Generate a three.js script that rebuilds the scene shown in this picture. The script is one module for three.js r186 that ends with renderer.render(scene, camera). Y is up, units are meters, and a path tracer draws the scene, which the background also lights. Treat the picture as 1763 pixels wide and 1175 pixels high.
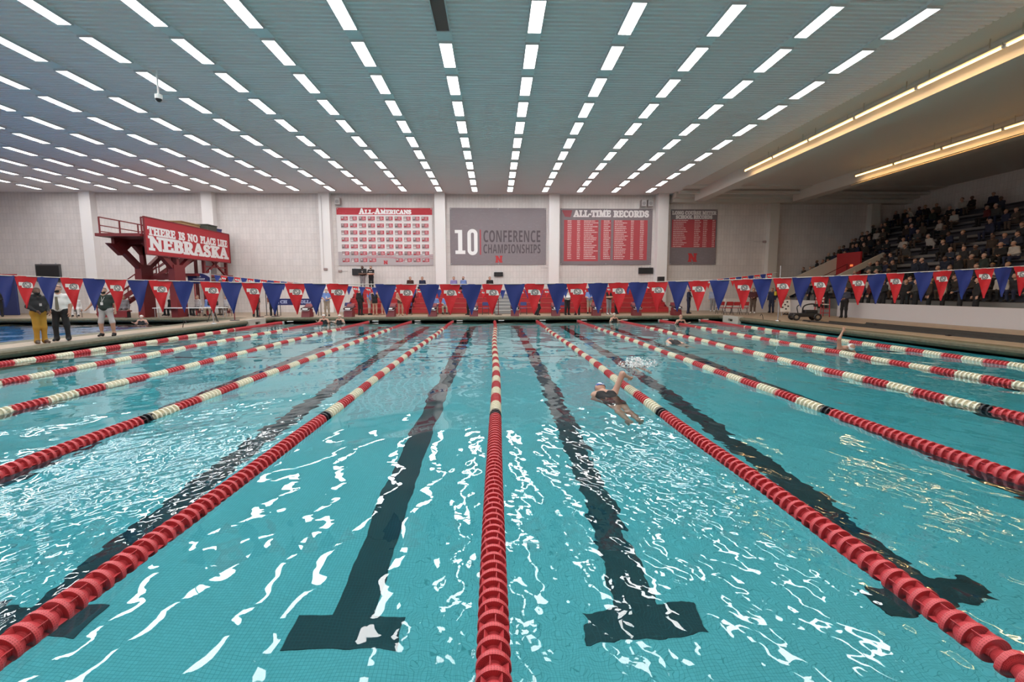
import * as THREE from 'three';
import { mergeGeometries, toCreasedNormals } from 'three/addons/utils/BufferGeometryUtils.js';
import { RoundedBoxGeometry } from 'three/addons/geometries/RoundedBoxGeometry.js';
import { RectAreaLightUniformsLib } from 'three/addons/lights/RectAreaLightUniformsLib.js';

// ---------------------------------------------------------------- camera, exposure
RectAreaLightUniformsLib.init();
const scene = new THREE.Scene();
scene.background = new THREE.Color(0x000000);
const rad = Math.PI / 180;
const EYE = 1.57;                       // metres above the water of the racing pool (water is y = 0)
const camera = new THREE.PerspectiveCamera(2 * Math.atan(587.5 / 800) / rad, 1763 / 1175, 0.05, 200);
camera.rotation.order = 'YXZ';
camera.position.set(0, EYE, 0);
camera.rotation.set(-6.17 * rad, -2.11 * rad, -0.15 * rad);
const renderer = new THREE.WebGLRenderer({ antialias: true });
renderer.toneMapping = THREE.LinearToneMapping;
renderer.toneMappingExposure = 1.5;
renderer.shadowMap.enabled = true;
// hall lamps: cool white recessed panels over the pools, warm tubes over the stands
const PANEL_LIGHT = 8.5, PANEL_GLOW = 3.2, PANEL_COLOR = [1.0, 0.985, 0.97];
const TUBE_LIGHT = 24, TUBE_GLOW = 3.8, TUBE_COLOR = [1.0, 0.60, 0.24];

// ---------------------------------------------------------------- measures of the place
const SCALE = 1.2;                       // the plan below is drawn to a 7 ft lane; the place has 2.56 m lanes, so the plan is enlarged at the end
const LANE = 2.134, Z_NEAR = -1.08, Z_FAR = -23.94, X_L = -11.2, X_R = 11.8, DECK = 0.24, DEPTH = 1.5;
const Z_WALL = -30.4, X_WALL_L = -31.2, X_WALL_R = 27.0, Z_BACK = 4.0, CEIL = EYE + 6.08;
const STRIP_L = -12.9, DIVE_L = -28.6, DIVE_FAR = Z_FAR, STAND_X = 17.3;

// ---------------------------------------------------------------- helpers
let seed = 20210213;
const rnd = () => { seed |= 0; seed = seed + 0x6D2B79F5 | 0; let t = Math.imul(seed ^ seed >>> 15, 1 | seed); t = t + Math.imul(t ^ t >>> 7, 61 | t) ^ t; return ((t ^ t >>> 14) >>> 0) / 4294967296; };
const rr = (a, b) => a + (b - a) * rnd();
const names = new Map();
function numbered(n) { const k = names.get(n) ?? 0; names.set(n, k + 1); return k ? n + '_' + String(k).padStart(3, '0') : n; }
function lit(o) { o.castShadow = true; o.receiveShadow = true; return o; }
function plain(g) { for (const k of Object.keys(g.attributes)) if (!['position', 'normal', 'uv'].includes(k)) g.deleteAttribute(k); return g.index ? g.toNonIndexed() : g; }
function join(gs) { gs = Array.isArray(gs) ? gs : [gs]; return gs.length === 1 ? gs[0] : mergeGeometries(gs.map(plain)); }
function obj(name, gs, m, parent = scene) {
  const o = lit(new THREE.Mesh(join(gs), m));
  o.name = parent === scene ? numbered(name) : name;
  parent.add(o); return o;
}
function tag(o, label, category, group) { o.userData.label = label; o.userData.category = category; if (group) o.userData.group = group; return o; }
function thing(name, label, category, [x, y, z] = [0, 0, 0], turn = 0, group) {
  const o = new THREE.Group(); o.name = numbered(name); scene.add(o);
  o.position.set(x, y, z); o.rotation.y = turn;
  return tag(o, label, category, group);
}
function struct(name, gs, m, parent = scene, label) { const o = obj(name, gs, m, parent); o.userData.kind = 'structure'; if (label) o.userData.label = label; return o; }
const RGB = (r, g, b) => new THREE.Color().setRGB(r, g, b);
function mat(color, rough = 0.7, extra = {}) { return new THREE.MeshStandardMaterial({ color: Array.isArray(color) ? RGB(...color) : color, roughness: rough, ...extra }); }
function box(w, h, d, x = 0, y = 0, z = 0, rx = 0, ry = 0, rz = 0) {
  const g = new THREE.BoxGeometry(w, h, d);
  if (rx || ry || rz) g.applyMatrix4(new THREE.Matrix4().makeRotationFromEuler(new THREE.Euler(rx, ry, rz, 'YXZ')));
  return g.translate(x, y, z);
}
function span(x0, x1, y0, y1, z0, z1) { return box(Math.abs(x1 - x0), Math.abs(y1 - y0), Math.abs(z1 - z0), (x0 + x1) / 2, (y0 + y1) / 2, (z0 + z1) / 2); }
function rbox(w, h, d, r, x = 0, y = 0, z = 0, seg = 2) { return new RoundedBoxGeometry(w, h, d, seg, r).translate(x, y, z); }
const V = (x, y, z) => new THREE.Vector3(x, y, z);
function bar(a, b, r, seg = 8, rb = r) {            // round bar from a to b
  a = V(...a); b = V(...b); const d = b.clone().sub(a), g = new THREE.CylinderGeometry(rb, r, d.length(), seg);
  g.applyQuaternion(new THREE.Quaternion().setFromUnitVectors(V(0, 1, 0), d.normalize()));
  return g.translate((a.x + b.x) / 2, (a.y + b.y) / 2, (a.z + b.z) / 2);
}
function beam(a, b, w, h) {                        // square bar from a to b
  a = V(...a); b = V(...b); const d = b.clone().sub(a), len = d.length(); d.normalize();
  const up = Math.abs(d.y) > 0.99 ? V(0, 0, 1) : V(0, 1, 0), s = V().crossVectors(up, d).normalize(), u = V().crossVectors(d, s);
  const g = new THREE.BoxGeometry(w, h, len);
  g.applyMatrix4(new THREE.Matrix4().makeBasis(s, u, d));
  return g.translate((a.x + b.x) / 2, (a.y + b.y) / 2, (a.z + b.z) / 2);
}
function tube(pts, r, seg = 24, rs = 8) { return new THREE.TubeGeometry(new THREE.CatmullRomCurve3(pts.map((p) => V(...p))), seg, r, rs); }
function prism(pts, depth, bevel = 0) {            // outline in x, y pushed along z, centred on z = 0
  const s = new THREE.Shape(pts.map((p) => new THREE.Vector2(...p)));
  return new THREE.ExtrudeGeometry(s, { depth, bevelEnabled: bevel > 0, bevelThickness: bevel, bevelSize: bevel, bevelSegments: 1 }).translate(0, 0, -depth / 2);
}
function uvBox(g, s) {                              // texture coordinates in metres / s by the way a face points
  g = g.index ? g.toNonIndexed() : g; const p = g.attributes.position, n = g.attributes.normal, uv = new Float32Array(p.count * 2);
  for (let i = 0; i < p.count; i++) {
    const ax = Math.abs(n.getX(i)), ay = Math.abs(n.getY(i)), az = Math.abs(n.getZ(i));
    const [u, v] = ay >= ax && ay >= az ? [p.getX(i), p.getZ(i)] : ax >= az ? [p.getZ(i), p.getY(i)] : [p.getX(i), p.getY(i)];
    uv[2 * i] = u / s; uv[2 * i + 1] = v / s;
  }
  g.setAttribute('uv', new THREE.BufferAttribute(uv, 2)); return g;
}
function canvas(w, h, draw, srgb = true) {
  const c = document.createElement('canvas'); c.width = w; c.height = h; draw(c.getContext('2d'), w, h);
  const t = new THREE.CanvasTexture(c); if (srgb) t.colorSpace = THREE.SRGBColorSpace; t.magFilter = THREE.LinearFilter; return t;
}
function dataTex(n, f, srgb = true) {               // f(i, j) -> [r, g, b] 0..255
  const a = new Uint8Array(n * n * 4);
  for (let j = 0; j < n; j++) for (let i = 0; i < n; i++) { const c = f(i, j); const k = (j * n + i) * 4; a[k] = c[0]; a[k + 1] = c[1]; a[k + 2] = c[2]; a[k + 3] = 255; }
  const t = new THREE.DataTexture(a, n, n); t.wrapS = t.wrapT = THREE.RepeatWrapping; t.magFilter = THREE.LinearFilter; t.minFilter = THREE.LinearFilter;
  if (srgb) t.colorSpace = THREE.SRGBColorSpace; t.needsUpdate = true; return t;
}
const hash = (x, y) => { let h = Math.imul(x | 0, 374761393) + Math.imul(y | 0, 668265263) | 0; h = Math.imul(h ^ h >>> 13, 1274126177); return ((h ^ h >>> 16) >>> 0) / 4294967296; };
function vnoise(x, y, per) {                        // periodic value noise
  const xi = Math.floor(x), yi = Math.floor(y), fx = x - xi, fy = y - yi, m = (a) => ((a % per) + per) % per;
  const s = (t) => t * t * (3 - 2 * t), h = (a, b) => hash(m(a), m(b) + 977);
  const a = h(xi, yi), b = h(xi + 1, yi), c = h(xi, yi + 1), d = h(xi + 1, yi + 1), u = s(fx), v = s(fy);
  return a + (b - a) * u + (c - a) * v + (a - b - c + d) * u * v;
}
const ORD = ['first', 'second', 'third', 'fourth', 'fifth', 'sixth', 'seventh', 'eighth', 'ninth', 'tenth', 'eleventh', 'twelfth', 'thirteenth', 'fourteenth', 'fifteenth', 'sixteenth', 'seventeenth', 'eighteenth', 'nineteenth', 'twentieth'];
const clampByte = (v) => Math.max(0, Math.min(255, v));

// ---------------------------------------------------------------- materials of the shell
const blockTex = dataTex(256, (i, j) => {            // glazed block wall: upright blocks 0.2 x 0.4 m, texture spans 1.6 m
  const u = i / 256 * 8, v = j / 256 * 4, ju = Math.abs(u - Math.round(u)) < 0.035, jv = Math.abs(v - Math.round(v)) < 0.02;
  const t = hash(Math.floor(u), Math.floor(v) + 50) * 10 + vnoise(i / 8, j / 8, 32) * 6;
  const d = ju || jv ? 16 : 0; return [244 - t - d, 241 - t - d, 239 - t - d].map(clampByte);
});
const blockBump = dataTex(256, (i, j) => { const u = i / 256 * 8, v = j / 256 * 4; const e = Math.abs(u - Math.round(u)) < 0.04 || Math.abs(v - Math.round(v)) < 0.02 ? 0 : 200; return [e, e, e]; }, false);
const M = {};
M.block = mat([0.86, 0.82, 0.81], 0.45, { map: blockTex, bumpMap: blockBump, bumpScale: 0.004 });
M.plaster = mat([0.82, 0.79, 0.78], 0.75);
M.concrete = mat([0.66, 0.62, 0.57], 0.8);
M.ceil = mat([0.86, 0.82, 0.82], 0.7);
M.trough = mat([0.78, 0.78, 0.79], 0.6);
const deckTex = dataTex(256, (i, j) => { const u = i / 256 * 8, v = j / 256 * 8, jt = Math.abs(u - Math.round(u)) < 0.03 || Math.abs(v - Math.round(v)) < 0.03; const t = hash(Math.floor(u) + 9, Math.floor(v)) * 18 + vnoise(i / 6, j / 6, 40) * 14; const d = jt ? 35 : 0; return [214 - t - d, 196 - t - d, 172 - t - d].map(clampByte); });
M.deck = mat([0.66, 0.62, 0.60], 0.45, { map: deckTex });
const gutterTex = dataTex(256, (i, j) => { const t = vnoise(i / 16, j / 16, 16) * 26 + vnoise(i / 3, j / 3, 85) * 12; return [150 - t, 146 - t, 126 - t]; });
M.gutter = mat([0.50, 0.49, 0.43], 0.55, { map: gutterTex });
M.tileWhite = mat([0.50, 0.46, 0.40], 0.4);
M.black = mat([0.012, 0.012, 0.014], 0.5);
M.darkMetal = mat([0.03, 0.03, 0.035], 0.4, { metalness: 0.3 });
M.steel = mat([0.55, 0.56, 0.57], 0.3, { metalness: 0.9 });
M.white = mat([0.82, 0.81, 0.79], 0.5);
M.red = mat([0.40, 0.022, 0.028], 0.45);

// ---------------------------------------------------------------- shell of the hall
struct('wall_far', [uvBox(span(X_WALL_L - 0.3, 11.3, -0.2, CEIL + 0.4, Z_WALL - 0.3, Z_WALL), 1.6)], M.block);
struct('wall_far_stand', [uvBox(span(11.3, X_WALL_R + 0.3, -0.2, CEIL + 0.4, Z_WALL - 0.3, Z_WALL), 1.6)], M.block);
struct('wall_left', [uvBox(span(X_WALL_L - 0.3, X_WALL_L, -0.2, CEIL + 0.4, Z_WALL, Z_BACK + 0.3), 1.6)], M.block);
struct('wall_right', [uvBox(span(X_WALL_R, X_WALL_R + 0.3, -0.2, CEIL + 0.4, Z_WALL, Z_BACK + 0.3), 1.6)], M.block);
struct('wall_near', [uvBox(span(X_WALL_L - 0.3, X_WALL_R + 0.3, -0.2, CEIL + 0.4, Z_BACK, Z_BACK + 0.3), 1.6)], M.block);
{ // pilasters of the far wall
  const px = [-24.9, -17.65, -10.55, -3.4, 3.8]; let n = 1;
  for (const x of px) struct('trim_' + n++, [span(x - 0.33, x + 0.33, 0, CEIL + 0.1, Z_WALL, Z_WALL + 0.45)], M.plaster);
  struct('trim_' + n++, [span(10.40, 11.06, 0, CEIL + 0.1, Z_WALL, Z_WALL + 0.62)], M.plaster);
  for (const x of [18.1, 24.8]) struct('trim_' + n++, [span(x - 0.3, x + 0.3, 0, CEIL - 0.4, Z_WALL, Z_WALL + 0.4)], M.concrete);
}
{ // ribbed metal ceiling deck: one folded sheet, ribs run across the hall
  const s = [], pitch = 0.16, zs = [];
  for (let z = Z_WALL - 0.05; z < Z_BACK + 0.1; z += pitch) zs.push([z, 0.03], [z + 0.07, 0.03], [z + 0.085, 0.075], [z + 0.145, 0.075]);
  const pos = [], x0 = X_WALL_L - 0.1, x1 = 11.5;
  for (let i = 0; i + 1 < zs.length; i++) {
    const [za, ya] = zs[i], [zb, yb] = zs[i + 1], A = [x0, CEIL + ya, za], B = [x1, CEIL + ya, za], C = [x1, CEIL + yb, zb], D = [x0, CEIL + yb, zb];
    pos.push(...A, ...B, ...C, ...A, ...C, ...D);
  }
  const g = new THREE.BufferGeometry(); g.setAttribute('position', new THREE.Float32BufferAttribute(pos, 3)); g.computeVertexNormals();
  g.setAttribute('uv', new THREE.Float32BufferAttribute(new Float32Array(pos.length / 3 * 2), 2));
  struct('ceiling', [g, span(x0, x1, CEIL + 0.15, CEIL + 0.4, Z_WALL, Z_BACK + 0.3)], M.ceil);
  struct('ceiling_stand', [span(11.5, X_WALL_R + 0.1, CEIL + 0.06, CEIL + 0.4, Z_WALL, Z_BACK + 0.3)], M.concrete);
  // deep concrete beams over the stands, the warm tubes hang beside them
  struct('trim_9', [span(12.5, 13.15, CEIL - 0.55, CEIL + 0.1, -29.3, Z_BACK)], M.concrete);
  struct('trim_10', [span(18.75, 19.4, CEIL - 0.55, CEIL + 0.1, -29.3, Z_BACK)], M.concrete);
  struct('trim_11', [span(11.32, X_WALL_R, CEIL - 0.30, CEIL + 0.1, Z_WALL, -29.3), span(11.32, X_WALL_R, CEIL - 0.52, CEIL - 0.30, Z_WALL, -29.75)], M.concrete);
  struct('trim_12', [span(11.32, X_WALL_R, CEIL - 0.2, CEIL - 0.06, -28.9, -28.6), span(11.32, X_WALL_R, CEIL + 0.0, CEIL + 0.06, -28.4, -27.5)], M.concrete);
}

// ---------------------------------------------------------------- ceiling lights (each a fixture with its own area light)
const panelGlow = new THREE.MeshStandardMaterial({ color: 0xffffff, roughness: 0.6, emissive: RGB(...PANEL_COLOR), emissiveIntensity: PANEL_GLOW });
const panelDead = mat([0.16, 0.10, 0.09], 0.6);
const ROWS = []; for (let n = -13; n <= 4; n++) ROWS.push(n);
{
  const gFrame = join([box(0.36, 0.05, 0.03, 0, 0, 0.625), box(0.36, 0.05, 0.03, 0, 0, -0.625), box(0.03, 0.05, 1.22, 0.165, 0, 0), box(0.03, 0.05, 1.22, -0.165, 0, 0)]);
  const gLens = rbox(0.3, 0.03, 1.22, 0.008, 0, 0.005, 0);
  const mFrame = mat([0.62, 0.62, 0.63], 0.5);
  ROWS.forEach((n) => {
    const x = (n + 0.454) * LANE, rowName = n >= 0 ? ORD[n] + ' row right of centre' : ORD[-n - 1] + ' row left of centre';
    struct('trim_' + (n + 40), [span(x - 0.18, x + 0.18, CEIL - 0.005, CEIL + 0.12, -29.3, Z_BACK)], M.trough);
    for (let j = 0; j < 18; j++) {
      const z = -28.6 + 1.76 * j, dead = n === -1 && j === 10;
      const t = thing('ceiling_light', dead ? 'unlit brown ceiling panel, the only dark one among the lit rows' : 'white ceiling panel, ' + rowName + ', ' + ORD[j] + ' from the end wall', 'ceiling light', [x, CEIL - 0.03, z], 0, 'ceiling light panels in rows');
      obj('frame', gFrame, mFrame, t);
      obj('diffuser', gLens, dead ? panelDead : panelGlow, t);
      if (!dead) {
        const l = new THREE.RectAreaLight(RGB(...PANEL_COLOR), PANEL_LIGHT, 0.3 * SCALE, 1.22 * SCALE);
        l.position.set(0, -0.02, 0); l.rotation.x = -Math.PI / 2; t.add(l);
      }
    }
  });
}

// ---------------------------------------------------------------- pool shells and decks
const tileTex = (base, line, v, n = 16) => dataTex(512, (i, j) => {   // n x n mosaic tiles of about 30 mm
  const u = i / 512 * n, w = j / 512 * n, jt = Math.abs(u - Math.round(u)) < 0.045 || Math.abs(w - Math.round(w)) < 0.045;
  const t = (hash(Math.floor(u) + 3, Math.floor(w) + 7) - 0.5) * v; return (jt ? line : base).map((c) => clampByte(c + t));
});
const TILE = 0.026, FLOOR_Y = -DEPTH;
const poolTex = tileTex([160, 212, 216], [112, 172, 178], 8), lineTex = tileTex([10, 34, 44], [34, 70, 80], 4);
M.poolTile = mat([0.95, 0.95, 0.95], 0.35, { map: poolTex });
M.poolLine = mat([1, 1, 1], 0.35, { map: lineTex });
M.diveTile = mat([0.35, 0.68, 0.95], 0.4, { map: poolTex });
const TX = 16 * TILE;
struct('pool_floor', [uvBox(span(X_L - 0.2, X_R + 0.2, FLOOR_Y - 0.3, FLOOR_Y, Z_FAR - 0.2, Z_NEAR + 0.2), TX)], M.poolTile);
const poolFloor = scene.getObjectByName('pool_floor');
struct('pool_wall_left', [uvBox(span(X_L - 0.2, X_L, FLOOR_Y, 0.1, Z_FAR, Z_NEAR), TX)], M.poolTile);
struct('pool_wall_right', [uvBox(span(X_R, X_R + 0.2, FLOOR_Y, 0.1, Z_FAR, Z_NEAR), TX)], M.poolTile);
struct('pool_wall_far', [uvBox(span(X_L - 0.2, X_R + 0.2, FLOOR_Y, 0.1, Z_FAR - 0.2, Z_FAR), TX)], M.poolTile);
struct('pool_wall_near', [uvBox(span(X_L - 0.2, X_R + 0.2, FLOOR_Y, 0.1, Z_NEAR, Z_NEAR + 0.2), TX)], M.poolTile);
struct('diving_pool_floor', [uvBox(span(DIVE_L - 0.2, STRIP_L + 0.2, -2.6, -2.4, DIVE_FAR - 0.2, 2.2), TX)], M.diveTile);
struct('diving_pool_wall', [uvBox(span(DIVE_L - 0.2, DIVE_L, -2.4, 0.1, DIVE_FAR, 2), TX), uvBox(span(STRIP_L, STRIP_L + 0.2, -2.4, 0.1, DIVE_FAR, 2), TX), uvBox(span(DIVE_L, STRIP_L, -2.4, 0.1, DIVE_FAR - 0.2, DIVE_FAR), TX), uvBox(span(DIVE_L, STRIP_L, -2.4, 0.1, 2, 2.2), TX)], M.diveTile);
// decks
struct('pool_deck', [uvBox(span(X_WALL_L, X_WALL_R, -0.1, DECK, Z_WALL, Z_FAR - 0.35), 1.2)], M.deck, scene, 'tan tiled deck behind the far end of the pool');
struct('pool_deck_strip', [uvBox(span(STRIP_L + 0.3, X_L - 0.3, -0.1, DECK, Z_FAR - 0.35, Z_NEAR + 0.3), 1.2)], M.deck);
struct('pool_deck_side', [uvBox(span(X_R + 0.35, X_WALL_R, -0.1, DECK, Z_FAR - 0.35, Z_BACK), 1.2)], M.deck);
struct('pool_deck_near', [uvBox(span(X_WALL_L, X_R + 0.35, -0.1, DECK, Z_NEAR + 0.3, Z_BACK), 1.2).translate(0, 0, 0)], M.deck);
struct('pool_deck_diving', [uvBox(span(X_WALL_L, DIVE_L - 0.3, -0.1, DECK, Z_FAR - 0.35, Z_NEAR + 0.3), 1.2)], M.deck);
// rolled gutter edge: profile (out from the pool, up) swept along a side
function gutter(n, a, b, label) {
  const prof = [[0, -0.35], [0, 0.06], [-0.05, 0.10], [-0.085, 0.15], [-0.08, 0.205], [-0.04, 0.245], [0.03, 0.262], [0.12, 0.262], [0.22, 0.252], [0.37, 0.243], [0.37, -0.35]];
  const A = V(a[0], 0, a[1]), B = V(b[0], 0, b[1]), d = B.clone().sub(A), len = d.length(); d.normalize();
  const side = V(-d.z, 0, d.x);                     // outward
  let g = prism(prof, len); const m = new THREE.Matrix4().makeBasis(side, V(0, 1, 0), side.clone().cross(V(0, 1, 0)));
  g.applyMatrix4(m).translate((A.x + B.x) / 2, 0, (A.z + B.z) / 2);
  struct('trim_' + n, [uvBox(g, 0.9)], M.gutter, scene, label);
}
gutter(61, [X_R + 0.3, Z_FAR], [X_L - 0.3, Z_FAR], 'rounded grey gutter edge at the far end of the pool');
gutter(62, [X_L, Z_FAR], [X_L, Z_NEAR], 'rounded grey gutter edge along the left side of the pool');
gutter(63, [X_R, Z_NEAR], [X_R, Z_FAR], 'rounded grey gutter edge along the right side of the pool');
gutter(64, [X_L, Z_NEAR], [X_R, Z_NEAR], 'rounded gutter edge at the near end of the pool');
gutter(65, [STRIP_L, DIVE_FAR], [DIVE_L, DIVE_FAR], 'rounded grey gutter edge at the far end of the diving pool');
gutter(66, [STRIP_L, 2], [STRIP_L, DIVE_FAR], 'gutter edge between the diving pool and the deck strip');
// pale wall blocks with a dark recess near the far corners
for (const [x, z, s, w] of [[X_L + 0.06, -22.1, 1, 'left'], [X_R - 0.06, -22.6, -1, 'right']]) {
  const t = thing('gutter_step', 'pale tiled gutter step with black recess on the ' + w + ' side of the pool', 'pool step', [x, 0, z]); delete t.userData.category; t.userData.kind = 'structure';
  obj('block', [span(-0.16, 0.08, -0.3, 0.30, -0.75, -0.22), span(-0.16, 0.08, -0.3, 0.30, 0.22, 0.75), span(-0.16, 0.08, 0.16, 0.30, -0.22, 0.22), span(-0.16, 0.08, -0.3, 0.04, -0.22, 0.22)].map((g) => s > 0 ? g : g.rotateY(Math.PI)), M.tileWhite, t);
  obj('recess', [span(-0.14, -0.02, 0.04, 0.16, -0.22, 0.22)].map((g) => s > 0 ? g : g.rotateY(Math.PI)), M.black, t);
}

// ---------------------------------------------------------------- floor markings and mosaic of the racing pool
const T_NEAR = -2.95, T_FAR = -22.3, T_W = 0.41, T_D = 0.29, L_W = 0.155;
const laneC = []; for (let k = -5; k <= 4; k++) laneC.push((k + 0.5) * LANE);
for (const c of laneC) {
  const gs = [span(c - L_W, c + L_W, FLOOR_Y, FLOOR_Y + 0.005, T_FAR, T_NEAR), span(c - T_W, c + T_W, FLOOR_Y, FLOOR_Y + 0.006, T_FAR, T_FAR + T_D), span(c - T_W, c + T_W, FLOOR_Y, FLOOR_Y + 0.006, T_NEAR - T_D, T_NEAR)];
  obj('lane_line', gs.map((g) => uvBox(g, TX)), M.poolLine, poolFloor);
}
obj('cross_line', [uvBox(span(X_L, X_R, FLOOR_Y, FLOOR_Y + 0.004, -12.75, -12.65), TX)], M.poolLine, poolFloor);

// ---------------------------------------------------------------- water
const WAVES = [];
{ let s = 77; const r = () => (s = (s * 16807) % 2147483647) / 2147483647;
  const add = (n, l0, l1, slope, set) => { for (let i = 0; i < n; i++) { const l = l0 * Math.pow(l1 / l0, (i + r()) / n), a = r() * Math.PI * 2, k = 2 * Math.PI / l; WAVES.push({ kx: k * Math.cos(a), kz: k * Math.sin(a), a: slope / k * (0.6 + 0.8 * r()) / Math.sqrt(n / 2), p: r() * 6.283, set, l }); } };
  add(12, 0.7, 2.2, 0.020, 0); add(12, 0.3, 0.7, 0.011, 0);      // slow swell everywhere
  add(20, 0.065, 0.22, 0.085, 1); add(10, 0.22, 0.8, 0.028, 1);      // chop behind swimmers
}
const chop = (x, z) => {                                          // how stirred each lane is
  const s = (a, b, t) => { t = Math.max(0, Math.min(1, (t - a) / (b - a))); return t * t * (3 - 2 * t); };
  const band = (a, b) => s(a - 0.12, a + 0.12, x) * (1 - s(b - 0.12, b + 0.12, x));
  const patch = 0.55 + 0.9 * vnoise(x * 0.9 + 40, z * 0.6 + 80, 512);
  return (0.05 + 0.27 * band(0.05, LANE) + 0.30 * band(-2 * LANE, -LANE - 0.05) + 0.30 * band(-0.45, 0.05) + 0.22 * band(LANE, 2 * LANE) * s(-9, -4, -z * 1) + 0.22 * s(2 * LANE, 2.4 * LANE, x) + 0.25 * (1 - s(-3 * LANE, -2 * LANE, x))) * patch;
};
function height(x, z, minL) {
  const c = chop(x, z); let h = 0;
  for (const w of WAVES) { if (w.l < minL) continue; h += (w.set ? c : 1) * w.a * Math.sin(w.kx * x + w.kz * z + w.p); }
  return h;
}
function waterBody(name, x0, x1, z0, z1, bottom, xs, zs, m, f) {  // closed body of water with a waved top
  const nx = xs.length, nz = zs.length, pos = new Float32Array((nx * nz + 4 * (nx + nz) + 4) * 3), nor = new Float32Array(pos.length), idx = []; let v = 0;
  const put = (x, y, z, a, b, c) => { pos.set([x, y, z], v * 3); nor.set([a, b, c], v * 3); return v++; };
  for (let j = 0; j < nz; j++) for (let i = 0; i < nx; i++) {
    const x = xs[i], z = zs[j], dx = i ? x - xs[i - 1] : xs[1] - x, ml = Math.max(dx, j ? Math.abs(z - zs[j - 1]) : 0.02) * 2.6, e = 0.006;
    const h = f(x, z, ml), hx = (f(x + e, z, ml) - f(x - e, z, ml)) / (2 * e), hz = (f(x, z + e, ml) - f(x, z - e, ml)) / (2 * e), l = Math.hypot(hx, 1, hz);
    put(x, h, z, -hx / l, 1 / l, -hz / l);
  }
  const flip = zs[1] > zs[0];
  for (let j = 0; j + 1 < nz; j++) for (let i = 0; i + 1 < nx; i++) { const a = j * nx + i, b = a + 1, c = a + nx, d = c + 1; flip ? idx.push(a, c, b, b, c, d) : idx.push(a, b, c, b, d, c); }
  const skirt = (list, n) => { const up = list.map((k) => put(pos[k * 3], pos[k * 3 + 1], pos[k * 3 + 2], ...n)), dn = list.map((k) => put(pos[k * 3], bottom, pos[k * 3 + 2], ...n)); for (let i = 0; i + 1 < list.length; i++) idx.push(up[i], dn[i], up[i + 1], up[i + 1], dn[i], dn[i + 1]); };
  const row = (j) => Array.from({ length: nx }, (_, i) => j * nx + i), col = (i) => Array.from({ length: nz }, (_, j) => j * nx + i);
  skirt(row(0), [0, 0, flip ? -1 : 1]); skirt(row(nz - 1), [0, 0, flip ? 1 : -1]); skirt(col(0), [-1, 0, 0]); skirt(col(nx - 1), [1, 0, 0]);
  const q = [put(xs[0], bottom, zs[0], 0, -1, 0), put(xs[nx - 1], bottom, zs[0], 0, -1, 0), put(xs[nx - 1], bottom, zs[nz - 1], 0, -1, 0), put(xs[0], bottom, zs[nz - 1], 0, -1, 0)];
  idx.push(q[0], q[1], q[2], q[0], q[2], q[3]);
  const g = new THREE.BufferGeometry(); g.setAttribute('position', new THREE.BufferAttribute(pos.slice(0, v * 3), 3)); g.setAttribute('normal', new THREE.BufferAttribute(nor.slice(0, v * 3), 3)); g.setIndex(idx);
  const o = obj(name, g, m); return o;
}
function graded(a, b, near, fine, grow, most) { const out = []; let t = 0, p = a; const sgn = Math.sign(b - a); while ((b - p) * sgn > most * 0.5) { out.push(p); const d = Math.max(0, Math.abs(p) - near); p += sgn * Math.min(most, fine + d * grow); } out.push(b); return out; }
const waterMat = new THREE.MeshPhysicalMaterial({ color: 0xffffff, roughness: 0.0, ior: 1.333, transmission: 1, thickness: 1.5, attenuationColor: RGB(0.48, 0.885, 0.93), attenuationDistance: 2.2 * SCALE });
const diveMat = new THREE.MeshPhysicalMaterial({ color: 0xffffff, roughness: 0.02, ior: 1.333, transmission: 1, thickness: 3, attenuationColor: RGB(0.32, 0.72, 0.92), attenuationDistance: 3.5 * SCALE });
{
  const xr = graded(0, X_R - 0.001, 3.2, 0.026, 0.012, 0.09), xl = graded(0, X_L + 0.001, 3.2, 0.026, 0.012, 0.09).slice(1).reverse();
  const zs = graded(Z_NEAR - 0.001, Z_FAR + 0.001, 4.5, 0.026, 0.009, 0.12);
  const w = waterBody('pool_water', 0, 0, 0, 0, FLOOR_Y - 0.02, [...xl, ...xr], zs, waterMat, height);
  tag(w, 'rippled turquoise water filling the racing pool', 'water'); w.userData.kind = 'stuff';
  const dx = [], dz = []; for (let x = DIVE_L + 0.001; x < STRIP_L; x += 0.12) dx.push(x); dx.push(STRIP_L - 0.001); for (let z = 1.999; z > DIVE_FAR; z -= 0.12) dz.push(z); dz.push(DIVE_FAR + 0.001);
  const w2 = waterBody('diving_pool_water', 0, 0, 0, 0, -2.42, dx, dz, diveMat, (x, z, ml) => height(x, z, ml) * 2.4);
  tag(w2, 'dark blue water of the diving pool at the left', 'water'); w2.userData.kind = 'stuff';
}

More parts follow.
